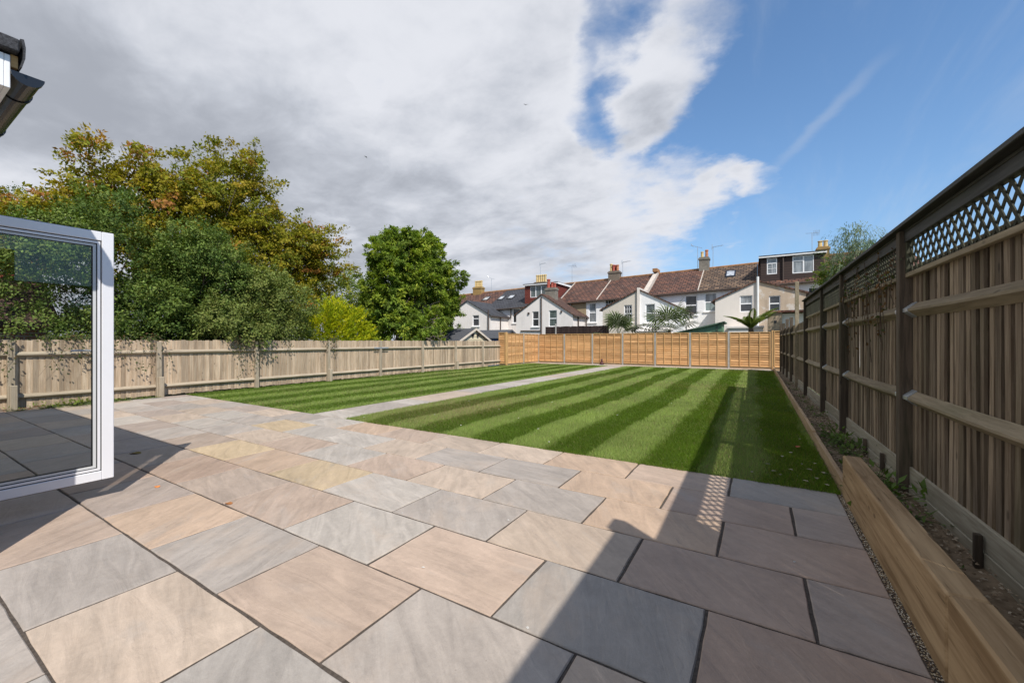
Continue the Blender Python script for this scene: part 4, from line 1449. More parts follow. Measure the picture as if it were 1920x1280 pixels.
chimney(hF, -11.75, -10.75, TY - 0.4, TY + 0.4, 6.6, 7.83, M['brickst'], [(-11.55, TY - .1, 0.72, 0.13, 'pot_y'), (-11.2, TY + .1, 0.62, 0.13, 'pot_r'), (-10.95, TY - .1, 0.58, 0.13, 'pot_o'), (-11.3, TY - .2, 0.6, 0.12, 'pot_r')])
hG = house('terrace house with brown tiles and white gable behind the upright fan palm', -7.5, -3.8, M['wht'], M['brownt'], M['wht'], M['brownt2'], (-7.36, -4.30, 5.09, 3.54),
           [(-4.66, -3.84, 3.36, 4.82, 'sash', 'p_dark')], [(-6.89, -6.23, 2.74, 4.06, 'sash', 'p_blind', True, 0.075, 'p_frost')])
pw = MB()
pw.box(-7.45, -7.27, WFY - 0.14, 32.4, -0.2, 5.26)
pw.build('party_wall', M['cream'], hG)
pp = MB()
pp.hexa([(-7.68, MY - 0.35, 5.02), (-7.34, MY - 0.35, 5.02), (-7.34, TY, RID(-7.5) - 0.1), (-7.68, TY, RID(-7.5) - 0.1), (-7.68, MY - 0.35, 5.36), (-7.34, MY - 0.35, 5.36), (-7.34, TY, RID(-7.5) + 0.30), (-7.68, TY, RID(-7.5) + 0.30)])
pp.build('parapet', M['mortarv'], hG)
MB().box(-7.70, -7.32, TY - 0.9, TY + 0.3, RID(-7.5) + 0.08, RID(-7.5) + 0.36).build('coping', M['ridget'], hG)
hH = house('terrace house with weathered tiles and a roof window, cream gable', -3.8, 0.0, M['wht'], M['mixt'], M['cream'], M['brownt2'], (0.0, -2.39, 5.16, 4.08),
           [(-3.32, -2.50, 3.59, 4.93, 'sash', 'p_net', True, 0.075, 'p_frost')], [(-0.97, -0.26, 3.27, 4.32, 'sash', 'p_net', False, 0.075, 'p_dark')])
chimney(hH, -4.12, -3.38, TY - 0.4, TY + 0.4, 6.6, 8.30, M['cementst'], [(-3.9, TY - .1, 0.5, 0.12, 'pot_y'), (-3.58, TY + .1, 0.66, 0.13, 'pot_o')])
hI = house('end terrace house with dark brown clad dormer and patched bare gable', 0.0, 3.8, M['pinkish'], M['brownt'], M['patchy'], M['brownt2'], (0.0, 2.5, 5.16, 4.3),
           [(2.86, 3.62, 4.05, 4.93, 'sash', 'p_dark')], [(0.62, 1.22, 3.25, 4.22, 'sash', 'p_dark', False)])
pipe(hI, [(0.02, WFY - 0.08, 5.45), (0.02, WFY - 0.08, -0.2)], 0.075, M['pipe_w'])
hJ = house('terrace house behind the eucalyptus with two buff pots on a yellowed stack', 3.8, 8.6, M['pinkish'], M['brownt'], M['cream'], M['brownt2'])
chimney(hJ, 3.72, 4.42, TY - 0.4, TY + 0.4, 6.8, 8.22, M['brickyel'], [(3.92, TY, 0.5, 0.15, 'pot_y'), (4.24, TY, 0.5, 0.15, 'pot_y')])
chimney(hD, -19.45, -18.25, TY - 0.4, TY + 0.4, 6.2, 7.40, M['brickst'], [(-19.3 + 0.24 * k, TY, 0.78, 0.12, 'pot_y') for k in range(5)])


def verge(par, x):
    mb = MB()
    z0, z1 = EAV(x), RID(x)
    mb.hexa([(x - 0.028, MY - 0.25, z0 - 0.02), (x + 0.028, MY - 0.25, z0 - 0.02), (x + 0.028, TY, z1 + 0.0), (x - 0.028, TY, z1 + 0.0),
             (x - 0.028, MY - 0.25, z0 + 0.05), (x + 0.028, MY - 0.25, z0 + 0.05), (x + 0.028, TY, z1 + 0.07), (x - 0.028, TY, z1 + 0.07)])
    mb.build('verge_mortar', M['mortarv'], par)


for hh, x in ((hE, -15.12), (hF, -11.5), (hH, -3.75)):
    verge(hh, x)


def rooflight(par, x0, x1, y0, y1, mat='p_sky'):
    xm = (x0 + x1) / 2
    zr = lambda y: EAV(xm) - 0.01 + (RID(xm) - EAV(xm) + 0.01) * (y - (TY - 4.22)) / 4.22
    mb = MB()
    fr = 0.07
    for (a, b, c, d) in ((x0, x1, y0, y0 + fr), (x0, x1, y1 - fr, y1), (x0, x0 + fr, y0 + fr, y1 - fr), (x1 - fr, x1, y0 + fr, y1 - fr)):
        mb.hexa([(a, c, zr(c) - .02), (b, c, zr(c) - .02), (b, d, zr(d) - .02), (a, d, zr(d) - .02), (a, c, zr(c) + 0.09), (b, c, zr(c) + 0.09), (b, d, zr(d) + 0.09), (a, d, zr(d) + 0.09)])
    w = mb.build('roof_window', M['blackpl'], par)
    a, b, c, d = x0 + fr, x1 - fr, y0 + fr, y1 - fr
    MB().hexa([(a, c, zr(c) - .02), (b, c, zr(c) - .02), (b, d, zr(d) - .02), (a, d, zr(d) - .02), (a, c, zr(c) + 0.06), (b, c, zr(c) + 0.06), (b, d, zr(d) + 0.06), (a, d, zr(d) + 0.06)]).build('pane', M[mat], w)


rooflight(hC, -24.75 + 2.0, -24.1 + 2.0, 34.7, 35.5)
rooflight(hC, -21.6, -20.9, 34.7, 35.5)
rooflight(hB, -24.8, -24.1, 34.9, 35.7)
rooflight(hH, -2.08, -1.42, 34.75, 35.9)


def dormer(par, x0, x1, z0, z1, y, mat, wins, drop=0.25):
    mb = MB()
    wall_poly(mb, None, [(x0, z1), (x1, z1)], z0, y, [w[:4] for w in wins], 0.08)
    for xx in (x0, x1):
        mb.add([(xx, y, z0), (xx, TY, z0), (xx, TY, z1), (xx, y, z1)], [(0, 1, 2, 3)])
    d = mb.build('dormer', mat, par)
    MB().box(x0 - 0.12, x1 + 0.12, y - 0.15, TY, z1 + 0.003, z1 + 0.10).build('dormer_roof', M['slate'], d)
    MB().box(x0 - 0.121, x1 + 0.121, y - 0.19, y - 0.152, z1 - 0.06, z1 + 0.02).build('fascia', M['board_w'], d)
    MB().box(x1 + 0.122, x1 + 0.145, y - 0.15, TY - .6, z1 - 0.10, z1 + 0.06).build('fascia', M['board_w'], d)
    return d


dormer(hD, -18.67, -15.34, 4.88, 6.62, 33.3, M['redhang'], [(-18.11, -16.40, 5.45, 6.52)])
window(hD, -18.11, -16.40, 5.45, 6.52, 33.3, 'three', 'p_blind', False)
dormer(hI, 0.20, 3.72, 5.02, 7.22, 33.3, M['brownclad'], [(0.57, 1.16, 6.02, 7.12), (2.03, 3.20, 5.96, 7.12)])
window(hI, 0.57, 1.16, 6.02, 7.12, 33.3, 'grid', 'p_net', False, 0.03)
window(hI, 2.03, 3.20, 5.96, 7.12, 33.3, 'two', 'p_net', False, 0.03)
pipe(hI, [(1.50, 33.22, 7.15), (1.50, 33.22, 5.05)], 0.05, M['pipe_b'])
for (par, x, z0, z1, k) in ((hD, -18.9, 7.3, 9.25, 0), (hE, -15.45, 6.9, 8.75, 2), (hF, -10.5, 7.1, 8.6, 0), (hG, -4.25, 7.0, 9.25, 1), (hH, -3.1, 7.2, 9.1, 0), (hI, 3.44, 7.0, 9.35, 2), (hB, -24.9, 6.75, 8.3, 1)):
    aerial(par, x, TY - 0.05, z0, z1, k)

# ------------------------------------------------------------------ sheds and walls just behind the fences
M['shiplap'] = None


def shed(label, x0, x1, y0, y1, ze, zr, boards, roofm, trim, axis='Y', name='garden_shed', nb=9):
    """gable shed; ridge along the given axis"""
    s = thing(name, label, 'shed', ((x0 + x1) / 2, (y0 + y1) / 2, -0.25))
    mb = MB()
    xm, ym = (x0 + x1) / 2, (y0 + y1) / 2
    if axis == 'X':      # gable faces +X / -X
        g = [(y0, -0.25), (y1, -0.25), (y1, ze), (ym, zr), (y0, ze)]
        v = [(x0, a, b) for a, b in g] + [(x1, a, b) for a, b in g]
    else:
        g = [(x0, -0.25), (x1, -0.25), (x1, ze), (xm, zr), (x0, ze)]
        v = [(a, y0, b) for a, b in g] + [(a, y1, b) for a, b in g]
    mb.add(v, [(0, 1, 2, 3, 4), (9, 8, 7, 6, 5)] + [(i, (i + 1) % 5, 5 + (i + 1) % 5, 5 + i) for i in range(5)])
    mb.build('wall', boards, s)
    r = MB()
    o = 0.15
    for sg in (-1, 1):
        if axis == 'X':
            ya, yb = ym, (y1 + o if sg > 0 else y0 - o)
            zz = ze - (zr - ze) * o / ((y1 - y0) / 2)
            r.hexa([(x0 - o, ya, zr + .005), (x1 + o, ya, zr + .005), (x1 + o, yb, zz + .005), (x0 - o, yb, zz + .005), (x0 - o, ya, zr + 0.05), (x1 + o, ya, zr + 0.05), (x1 + o, yb, zz + 0.05), (x0 - o, yb, zz + 0.05)])
        else:
            xa, xb = xm, (x1 + o if sg > 0 else x0 - o)
            zz = ze - (zr - ze) * o / ((x1 - x0) / 2)
            r.hexa([(xa, y0 - o, zr + .005), (xa, y1 + o, zr + .005), (xb, y1 + o, zz + .005), (xb, y0 - o, zz + .005), (xa, y0 - o, zr + 0.05), (xa, y1 + o, zr + 0.05), (xb, y1 + o, zz + 0.05), (xb, y0 - o, zz + 0.05)])
    r.build('roof', roofm, s)
    if axis == 'X':
        for sg in (-1, 1):
            yb = y1 + o if sg > 0 else y0 - o
            zz = ze - (zr - ze) * o / ((y1 - y0) / 2)
            b = MB()
            b.hexa([(x1 + o + .002, ym, zr - 0.07), (x1 + o + .025, ym, zr - 0.07), (x1 + o + .025, yb, zz - 0.07), (x1 + o + .002, yb, zz - 0.07),
                    (x1 + o + .002, ym, zr + 0.06), (x1 + o + .025, ym, zr + 0.06), (x1 + o + .025, yb, zz + 0.06), (x1 + o + .002, yb, zz + 0.06)])
            b.build('bargeboard', trim, s)
        for k in range(nb):
            z0 = 0.4 + k * 0.18
            z1 = z0 + 0.168
            if z0 > zr - 0.1:
                break
            f = lambda z: (y1 - y0) / 2 if z < ze else max(0.02, (y1 - y0) / 2 * (zr - z) / (zr - ze))
            mb = MB()
            mb.hexa([(x1 + .002, ym - f(z0), z0), (x1 + .022, ym - f(z0), z0), (x1 + .022, ym + f(z0), z0), (x1 + .002, ym + f(z0), z0),
                     (x1 + .002, ym - f(z1), z1), (x1 + .010, ym - f(z1), z1), (x1 + .010, ym + f(z1), z1), (x1 + .002, ym + f(z1), z1)])
            mb.build('board', boards, s)
    return s


M['creamboard'] = wood('cream_painted_board', (0.58, 0.50, 0.33), (0.68, 0.60, 0.42), 'Y', knots=False, vary=0.05)
M['felt'] = plain('mineral_felt', (0.075, 0.078, 0.085), 0.9, 0.25, 12, 0.2, 0.6)
M['barge'] = plain('pale_bargeboard', (0.62, 0.54, 0.44), 0.7, 0.1)
M['blue'] = plain('blue_paint', (0.02, 0.10, 0.30), 0.5, 0.1)
M['darkfence'] = wood('dark_stained_board', (0.028, 0.018, 0.016), (0.05, 0.034, 0.03), 'Z', knots=False)
M['green'] = wood('green_stained_board', (0.10, 0.20, 0.13), (0.16, 0.28, 0.18), 'Z', knots=False)
M['greenfelt'] = plain('green_mineral_felt', (0.10, 0.155, 0.115), 0.9, 0.25, 12, 0.2, 0.6)
M['block'] = hangmat('cream_block', (0.42, 0.33, 0.23), (0.36, 0.28, 0.2), (0.25, 0.2, 0.15), 0.45, 0.22)
M['terracotta'] = plain('red_brown_coping', (0.22, 0.10, 0.075), 0.85, 0.2)
s1 = shed('cream boarded gable shed with grey felt roof behind the pale fence', -16.4, -14.55, 18.3, 21.2, 1.45, 2.12, M['creamboard'], M['felt'], M['barge'], 'X')
for (a, b) in ((19.45, 19.6), (19.95, 20.1)):
    MB().cbox(-14.525, -14.44, a, b, 1.68, 1.86, 0.01).build('ornament', M['blackpl'], s1)
s2 = shed('blue shed with grey felt roof beside the orange panels', -17.2, -14.2, 22.2, 24.4, 1.62, 2.12, M['blue'], M['felt'], M['felt'], 'X')
dk = thing('board_fence', 'dark stained board fence behind the orange panels', 'fence', (-11, 26.2, -0.25))
for k in range(30):
    xx = -13.0 + k * 0.155
    MB().cbox(xx, xx + 0.148, 26.2, 26.225, -0.25, 2.42 + random.uniform(-.01, .02), 0.003).build('board', M['darkfence'], dk)
MB().cbox(-13.0, -8.35, 26.23, 26.29, 2.2, 2.28, 0.003).build('rail', M['darkfence'], dk)
MB().cbox(-12.2, -12.12, 26.1, 26.18, -0.25, 2.62, 0.004).build('post', M['concrete'], dk)
gs = thing('lean_to_shed', 'green lean-to shed with sloping felt roof behind the orange panels', 'shed', (-2.8, 27, -0.25))
mb = MB()
mb.hexa([(-4.2, 26.2, -0.25), (-1.75, 26.2, -0.25), (-1.75, 28.2, -0.25), (-4.2, 28.2, -0.25), (-4.2, 26.2, 1.86), (-1.75, 26.2, 2.42), (-1.75, 28.2, 2.42), (-4.2, 28.2, 1.86)])
mb.build('wall', M['green'], gs)
mb = MB()
mb.hexa([(-4.5, 26.0, 1.80), (-1.6, 26.0, 2.462), (-1.6, 28.4, 2.462), (-4.5, 28.4, 1.80), (-4.5, 26.0, 1.87), (-1.6, 26.0, 2.53), (-1.6, 28.4, 2.53), (-4.5, 28.4, 1.87)])
mb.build('roof', M['greenfelt'], gs)
MB().cbox(-2.05, -1.95, 26.17, 26.198, 0, 2.3, 0.003).build('corner_trim', M['greenfelt'], gs)
ob_ = thing('block_outbuilding', 'cream block outbuilding with red brown coping beside the tree fern', 'outbuilding', (1.6, 27, -0.25))
MB().box(0.50, 1.15, 26.4, 27.4, -0.25, 2.95).build('pier', M['block'], ob_)
MB().box(1.152, 3.4, 26.7, 28.4, -0.25, 2.9).build('wall', M['wht'], ob_)
MB().cbox(0.40, 3.5, 26.3, 28.5, 2.953, 3.06, 0.01).build('coping', M['terracotta'], ob_)
MB().box(0.78, 0.90, 26.388, 26.398, 2.38, 2.52).build('vent', M['blackpl'], ob_)
lw = thing('low_extension', 'white single storey extension with pale flat roof beyond the tree fern', 'extension', (-0.7, 29, -0.25))
MB().box(-1.55, 0.3, 28.9, 29.85, -0.25, 2.2).build('wall', M['wht'], lw)
MB().cbox(-1.65, 0.35, 28.8, 29.95, 2.202, 2.33, 0.01).build('roof', M['pinkish'], lw)
lw2 = thing('low_extension', 'white single storey extension with shallow roof behind the upright fan palm', 'extension', (-6, 29, -0.25))
MB().box(-7.2, -5.0, 28.7, 29.85, -0.25, 2.05).build('wall', M['wht'], lw2)
MB().hexa([(-7.3, 28.6, 2.05), (-4.9, 28.6, 2.05), (-4.9, 29.9, 2.3), (-7.3, 29.9, 2.3), (-7.3, 28.6, 2.12), (-4.9, 28.6, 2.12), (-4.9, 29.9, 2.37), (-7.3, 29.9, 2.37)]).build('roof', M['pinkish'], lw2)
# neighbour's low tiled roof over the pale fence, seen through the glass door
nb = thing('tiled_outbuilding', 'brick outbuilding with long brown tiled roof beyond the pale fence', 'outbuilding', (-16.5, 0, -0.25))
M['brickw'] = hangmat('red_brick_wall', (0.30, 0.12, 0.07), (0.22, 0.09, 0.06), (0.3, 0.26, 0.22), 0.22, 0.075)
M['nbtile'] = tilemat('long_roof_tiles', (0.13, 0.075, 0.06), (0.10, 0.058, 0.046), (0.035, 0.02, 0.016), True, 0.25, 0.16)
MB().box(-17.7, -14.3, -6.0, 2.55, -0.25, 1.78).build('wall', M['brickw'], nb)
mb = MB()
for sg in (-1, 1):
    xe = -16.0 + sg * 1.9
    mb.hexa([(-16.0, -6.1, 2.88), (-16.0, 2.75, 2.88), (xe, 2.75, 1.70), (xe, -6.1, 1.70), (-16.0, -6.1, 2.98), (-16.0, 2.75, 2.98), (xe, 2.75, 1.80), (xe, -6.1, 1.80)])
r_ = mb.build('roof', M['nbtile'], nb)
MB().tube([(-16, -6.1, 2.98), (-16, 2.76, 2.98)], 0.1, 8).build('ridge_tiles', M['pot_r'], r_)
g_ = MB()
g_.add([(-17.6, 2.551, 1.78), (-14.3, 2.551, 1.78), (-16, 2.551, 2.85)], [(0, 1, 2)])
g_.build('gable', M['brickw'], nb)

# ------------------------------------------------------------------ vegetation


def nrmz(a):
    return a / np.maximum(np.linalg.norm(a, axis=-1, keepdims=True), 1e-6)


def leaves(name, pos, axis, nrm, length, width, col, mat, parent, shape=4):
    """one diamond leaf per point: base, two shoulders, tip"""
    n = len(pos)
    axis = nrmz(axis)
    side = nrmz(np.cross(axis, nrm))
    up = np.cross(side, axis)
    length = length[:, None]
    width = width[:, None]
    v = np.zeros((n, 4, 3))
    v[:, 0] = pos
    v[:, 1] = pos + axis * length * 0.45 + side * width * 0.5 + up * width * 0.12
    v[:, 2] = pos + axis * length
    v[:, 3] = pos + axis * length * 0.45 - side * width * 0.5 + up * width * 0.12
    me = raw_mesh(name, v, 4, mat)
    set_attr(me, col, 4)
    o = bpy.data.objects.new(name, me)
    o['kind'] = 'stuff'
    return put(o, parent)


def unit(n):
    return nrmz(rng.normal(0, 1, (n, 3)))


def sprays(ell, n, shell=0.5, seed=0, lump=0.28, zmin=None):
    """spray roots spread through a crown made of ellipsoids; returns root and outward direction"""
    ell = np.array(ell, float)
    vol = ell[:, 3] * ell[:, 4] * ell[:, 5]
    pick = rng.choice(len(ell), n, p=vol ** (2 / 3) / (vol ** (2 / 3)).sum())
    e = ell[pick]
    d = unit(n)
    r = 1 - (1 - shell) * rng.random(n) ** 1.6
    lumpn = np.sin(d[:, 0] * 5.1 + e[:, 0]) * np.sin(d[:, 1] * 4.3 + e[:, 1] * 2) * np.sin(d[:, 2] * 4.7 + e[:, 2])
    r = r * (1 + lump * lumpn)
    p = e[:, :3] + d * e[:, 3:6] * r[:, None]
    out = nrmz(d / e[:, 3:6])
    keep = np.ones(n, bool)
    if zmin is not None:
        keep &= p[:, 2] > zmin
    return p[keep], out[keep]


def lobes(ell, n, r0, r1, flat=0.8, keep=0.25):
    """break a crown up into separate leafy boughs standing out from its surface"""
    p, out = sprays(ell, n, 0.8, lump=0.2)
    res = []
    for q, o in zip(p, out):
        r = random.uniform(r0, r1)
        res.append((q[0], q[1], q[2], r, r, r * flat))
    for e in ell:
        res.append((e[0], e[1], e[2], e[3] * keep * 2.2, e[4] * keep * 2.2, e[5] * keep * 2.2))
    return res


def foliage(name, parent, ell, n, per, L, w, leaf, mat, colfn, shell=0.5, droop=0.0, lift=0.0, flat=0.5, lump=0.28, along=False, zmin=None, narrow=0.55, jitter=0.8):
    p, out = sprays(ell, n, shell, lump=lump, zmin=zmin)
    n = len(p)
    ax = nrmz(out * 1.0 + np.array([0, 0, lift - droop]) + rng.normal(0, .35, (n, 3)))
    cc = colfn(p, out, n)
    t = rng.random((n, per)) ** 0.8
    pos = p[:, None] + ax[:, None] * (t[..., None] * L * rng.uniform(0.6, 1.3, (n, 1, 1)))
    sc_ = w * (1.05 - 0.65 * t)[..., None]
    g = rng.normal(0, 1, (n, per, 3)) * sc_
    g[..., 2] *= flat
    pos = pos + g
    if droop:
        pos[..., 2] -= droop * 0.35 * L * t ** 2
    N = n * per
    pos = pos.reshape(N, 3)
    o2 = np.repeat(out, per, axis=0)
    a2 = np.repeat(ax, per, axis=0)
    if along:
        la = nrmz(a2 + rng.normal(0, jitter * 0.5, (N, 3)) + np.array([0, 0, -droop * 0.6]))
    else:
        la = nrmz(a2 * 0.5 + rng.normal(0, jitter, (N, 3)) + np.array([0, 0, -0.25]))
    nn = nrmz(o2 * 0.9 + np.array([0, 0, 0.6]) + rng.normal(0, .42, (N, 3)))
    ln = leaf * rng.uniform(0.65, 1.25, N)
    col = np.repeat(cc, per, axis=0) * rng.uniform(0.72, 1.28, (N, 1))
    col *= rng.uniform(0.92, 1.08, (N, 3))
    return leaves(name, pos, la, nn, ln, ln * narrow, np.clip(col, 0.003, 0.8), mat, parent)


def trunk(parent, base, ell, r, nl=14, h0=1.0, mat='bark', name='trunk'):
    base = Vector(base)
    mb = MB()
    cen = Vector(ell[0][:3])
    top = Vector((cen.x, cen.y, cen.z * 0.8))
    mid = base.lerp(top, 0.5) + Vector((random.uniform(-.2, .2), random.uniform(-.2, .2), 0))
    mb.tube([base, base.lerp(mid, 0.5) + Vector((.04, .02, 0)), mid, top], [r * 1.15, r * 0.95, r * 0.75, r * 0.25], 9)
    pts, out = sprays(ell, nl, 0.8)
    for q, o in zip(pts, out):
        q = Vector(q)
        t = random.uniform(0.25, 0.8)
        s = base.lerp(mid, t * 2) if t < 0.5 else mid.lerp(top, t * 2 - 1)
        m = s.lerp(q, 0.5) + Vector((random.uniform(-.25, .25), random.uniform(-.25, .25), random.uniform(0, .4)))
        rr = r * random.uniform(0.22, 0.38)
        mb.tube([s, m, q], [rr, rr * 0.55, rr * 0.15], 5, cap=False)
        for _ in range(2):
            q2 = m.lerp(q, random.uniform(.2, .8)) + Vector((random.uniform(-.7, .7), random.uniform(-.7, .7), random.uniform(-.2, .7)))
            mb.tube([m, m.lerp(q2, .55) + Vector((0, 0, .08)), q2], [rr * 0.4, rr * 0.25, rr * 0.08], 4, cap=False)
    return mb.build(name, M[mat], parent, smoothed=True)


def cmix(*cols):
    cols = np.array(cols)

    def fn(p, out, n):
        return cols[rng.integers(0, len(cols), n)]
    return fn


# --- big turning tree
def maple_col(p, out, n):
    green = np.array([[0.243, 0.226, 0.022], [0.282, 0.243, 0.024], [0.330, 0.261, 0.028], [0.193, 0.205, 0.026]])
    aut = np.array([[0.356, 0.259, 0.030], [0.383, 0.214, 0.045], [0.356, 0.168, 0.050], [0.330, 0.272, 0.030]])
    hgt = np.clip((p[:, 2] - 3.0) / 6.0, 0, 1)
    patch = vnoise(p[:, 1] * 1.0 + 30, p[:, 2] + 30, 1.3, 5)
    pr = np.clip(0.04 + 0.26 * hgt + 0.5 * (patch - 0.5), 0.03, 0.8)
    a = rng.random(n) < pr
    c = green[rng.integers(0, 4, n)]
    c[a] = aut[rng.integers(0, 4, a.sum())]
    return c


tr = thing('deciduous_tree', 'large broad tree with leaves turning yellow and orange behind the fence', 'tree', (-17.8, 6.8, -0.25))
ME = [(-17.8, 7.0, 4.7, 2.8, 3.7, 2.4), (-17.6, 5.2, 6.3, 1.7, 1.6, 1.5), (-17.4, 5.2, 7.5, 0.8, 0.65, 0.8), (-17.6, 7.4, 6.9, 1.6, 1.5, 1.6), (-17.4, 7.7, 8.1, 0.7, 0.6, 0.9), (-17.3, 9.2, 6.1, 1.6, 1.3, 1.4), (-17.2, 10.8, 5.1, 1.1, 1.0, 0.8), (-17.2, 9.6, 3.4, 1.5, 1.4, 1.5),
      (-17.5, 3.7, 4.9, 1.4, 1.0, 0.9), (-17.3, 4.4, 6.3, 0.7, 0.5, 0.5), (-17.5, 2.0, 4.1, 1.4, 1.2, 0.8), (-17.2, 9.0, 2.6, 1.8, 1.7, 1.4), (-17.2, 11.4, 5.5, .7, .7, .4), (-17.2, 10.4, 5.9, .9, .9, .6)]
ME = [(a, b, c - 0.25, d * .97, e * .96, f * .96) for (a, b, c, d, e, f) in ME]
trunk(tr, (-17.8, 6.8, -0.25), ME, 0.22, 46)
foliage('crown', tr, lobes(ME, 120, 0.45, 0.85, 0.6), 1900, 70, 0.6, 0.16, 0.12, M['leaf'], maple_col, shell=0.55, lift=0.25, flat=0.38, lump=0.22)

# --- dark evergreen shrubs along the fence
SH = [0.030, 0.050, 0.018]
shr = cmix((0.118, 0.167, 0.034), (0.096, 0.144, 0.028), (0.153, 0.205, 0.045), (0.188, 0.244, 0.058), (0.082, 0.128, 0.028))
shr2 = cmix((0.153, 0.184, 0.045), (0.182, 0.214, 0.054), (0.124, 0.163, 0.037), (0.216, 0.252, 0.066))
for (lab, ell, n, fn, base) in (
    ('tall dark evergreen shrub with small glossy leaves rising in front of the turning tree', [(-14.9, 3.9, 3.6, 1.35, 1.25, 2.1), (-14.6, 4.0, 2.2, 1.4, 1.5, 1.5), (-15.0, 3.9, 4.9, .8, .7, .8), (-14.8, 2.8, 2.6, 1.2, 1.2, 1.5)], 1500, shr, (-14.9, 3.9, -.25)),
    ('bushy dark evergreen shrub between the tall shrub and the grey green one', [(-14.6, 5.6, 2.9, 1.3, 1.25, 1.7), (-14.4, 5.4, 1.9, 1.2, 1.4, 1.1), (-14.9, 5.3, 4.1, .9, .8, .8)], 1150, shr, (-14.7, 5.5, -.25)),
    ('spreading grey green shrub overhanging the pale fence', [(-14.3, 7.4, 2.3, 1.25, 1.3, 1.3), (-14.1, 8.3, 1.8, 1.0, 1.0, 0.9), (-14.6, 7.2, 3.3, 1.0, .9, .9), (-13.9, 6.9, 1.6, 0.9, 1.2, 0.7), (-13.15, 6.3, 1.95, .3, .6, .25)], 1250, shr2, (-14.4, 7.5, -.25)),
    ('dark evergreen shrub seen through the glass door', [(-19.2, 0.6, 4.3, 1.4, 2.0, 1.6), (-19.0, 2.2, 4.2, 1.3, 1.2, 1.5), (-19.0, 1.0, 2.6, 1.2, 2.2, 1.5)], 800, shr, (-19.2, 1.2, -.25)),
        ):
    t = thing('evergreen_shrub', lab, 'shrub', base, 'evergreen shrubs along the pale fence')
    trunk(t, base, ell, 0.07, 10, name='stem')
    foliage('foliage', t, lobes(ell, 34, 0.32, 0.6, 0.9), int(n * 0.68), 72, 0.26, 0.13, 0.072, M['leafgloss'], fn, shell=0.7, lift=0.2, flat=0.9, lump=0.36, zmin=1.0)

# --- olive tree and small distant trees in the gap
t = thing('deciduous_tree', 'yellow green tree filling the gap above the golden conifer', 'tree', (-21, 16.5, -.25))
EL = [(-21, 16.0, 4.2, 1.8, 1.6, 1.3), (-21, 17.6, 3.9, 1.5, 1.3, 1.0), (-20.8, 14.4, 4.0, 1.8, 1.5, 1.3), (-21, 16.5, 2.6, 1.8, 2.6, 1.2)]
trunk(t, (-21, 16.3, -.25), EL, 0.14, 12)
foliage('crown', t, EL, 620, 40, 0.5, 0.16, 0.11, M['leaf'], cmix((0.147, 0.210, 0.034), (0.210, 0.273, 0.042), (0.273, 0.294, 0.046), (0.105, 0.168, 0.032)), lift=0.2, flat=0.7)
t = thing('deciduous_tree', 'small dark green tree showing beside the rounded conifer', 'tree', (-23, 22, -.25))
EL = [(-23, 21.6, 4.2, 1.5, 1.4, 1.5), (-23, 20.6, 3.2, 1.5, 1.4, 1.2)]
trunk(t, (-23, 21.6, -.25), EL, 0.12, 10)
foliage('crown', t, EL, 330, 36, 0.5, 0.17, 0.13, M['leaf'], cmix((0.095, 0.179, 0.034), (0.126, 0.210, 0.038), (0.074, 0.137, 0.029)), lift=0.5, flat=0.8)

# --- golden conifer
t = thing('golden_conifer', 'bright lime yellow conifer bush above the pale fence', 'conifer', (-15.0, 11.0, -.25))
EL = [(-15.0, 10.6, 1.7, .95, 1.05, 1.2), (-14.9, 10.0, 1.4, .85, .85, 1.0), (-14.9, 11.2, 1.5, .85, .85, 1.05)]
trunk(t, (-15, 11.0, -.25), EL, 0.07, 8)
foliage('foliage', t, EL, 1150, 34, 0.42, 0.05, 0.10, M['leaf'], cmix((0.46, 0.47, 0.016), (0.36, 0.40, 0.016), (0.52, 0.50, 0.018), (0.26, 0.32, 0.016)), shell=0.7, lift=0.45, flat=0.5, along=True, narrow=0.3, jitter=0.5, lump=0.15)

# --- big rounded conifer
t = thing('rounded_conifer', 'tall rounded green conifer with grey dead twigs at its heart', 'conifer', (-16.2, 15.8, -.25))
CE = [(-15.9, 15.7, 6.2, 1.2, 1.5, .95), (-17.3, 19.3, 2.5, 1.0, 1.2, 1.5), (-16.3, 18.4, 4.0, 1.2, 1.1, 1.5), (-13.5, 14.7, 2.35, .9, 1.1, .6), (-13.4, 13.4, 1.9, .6, .7, .4), (-15.6, 14.2, 4.9, 1.2, 0.9, 1.3), (-16.2, 16.0, 4.4, 2.2, 2.4, 2.5), (-16.0, 14.9, 5.9, 1.5, 1.35, 1.4), (-15.9, 17.0, 5.9, 1.4, 1.5, 1.3), (-15.9, 17.5, 4.6, 1.7, 1.7, 1.7), (-15.9, 14.5, 3.6, 1.6, 1.5, 1.9), (-16.2, 17.5, 2.8, 1.4, 1.3, 1.6), (-15.6, 14.4, 2.3, 1.3, 1.2, 1.3), (-15.9, 14.3, 6.8, .5, .4, .5), (-15.9, 16.3, 6.9, .6, .5, .5)]
trunk(t, (-16.2, 16.0, -.25), CE, 0.2, 26)
p, out = sprays(lobes(CE, 150, 0.3, 0.5, 0.9, 0.37), 2300, 0.8, lump=0.12, zmin=0.9)
gap = np.exp(-(((p[:, 1] - 15.9) / 0.75) ** 2 + ((p[:, 2] - 2.6) / 1.15) ** 2)) > 0.42      # bare heart low on the garden side
gap &= p[:, 0] > -15.6
_sp = sprays
sprays = lambda *a, **k: (p[~gap], out[~gap])
concol = cmix((0.175, 0.243, 0.031), (0.224, 0.290, 0.035), (0.126, 0.189, 0.029), (0.280, 0.338, 0.040), (0.154, 0.209, 0.037))
foliage('crown', t, CE, 10, 74, 0.26, 0.11, 0.15, M['leaf'], concol, droop=0.35, lift=0.1, flat=0.8, along=True, narrow=0.45, jitter=1.0)
sprays = _sp
tw = MB()
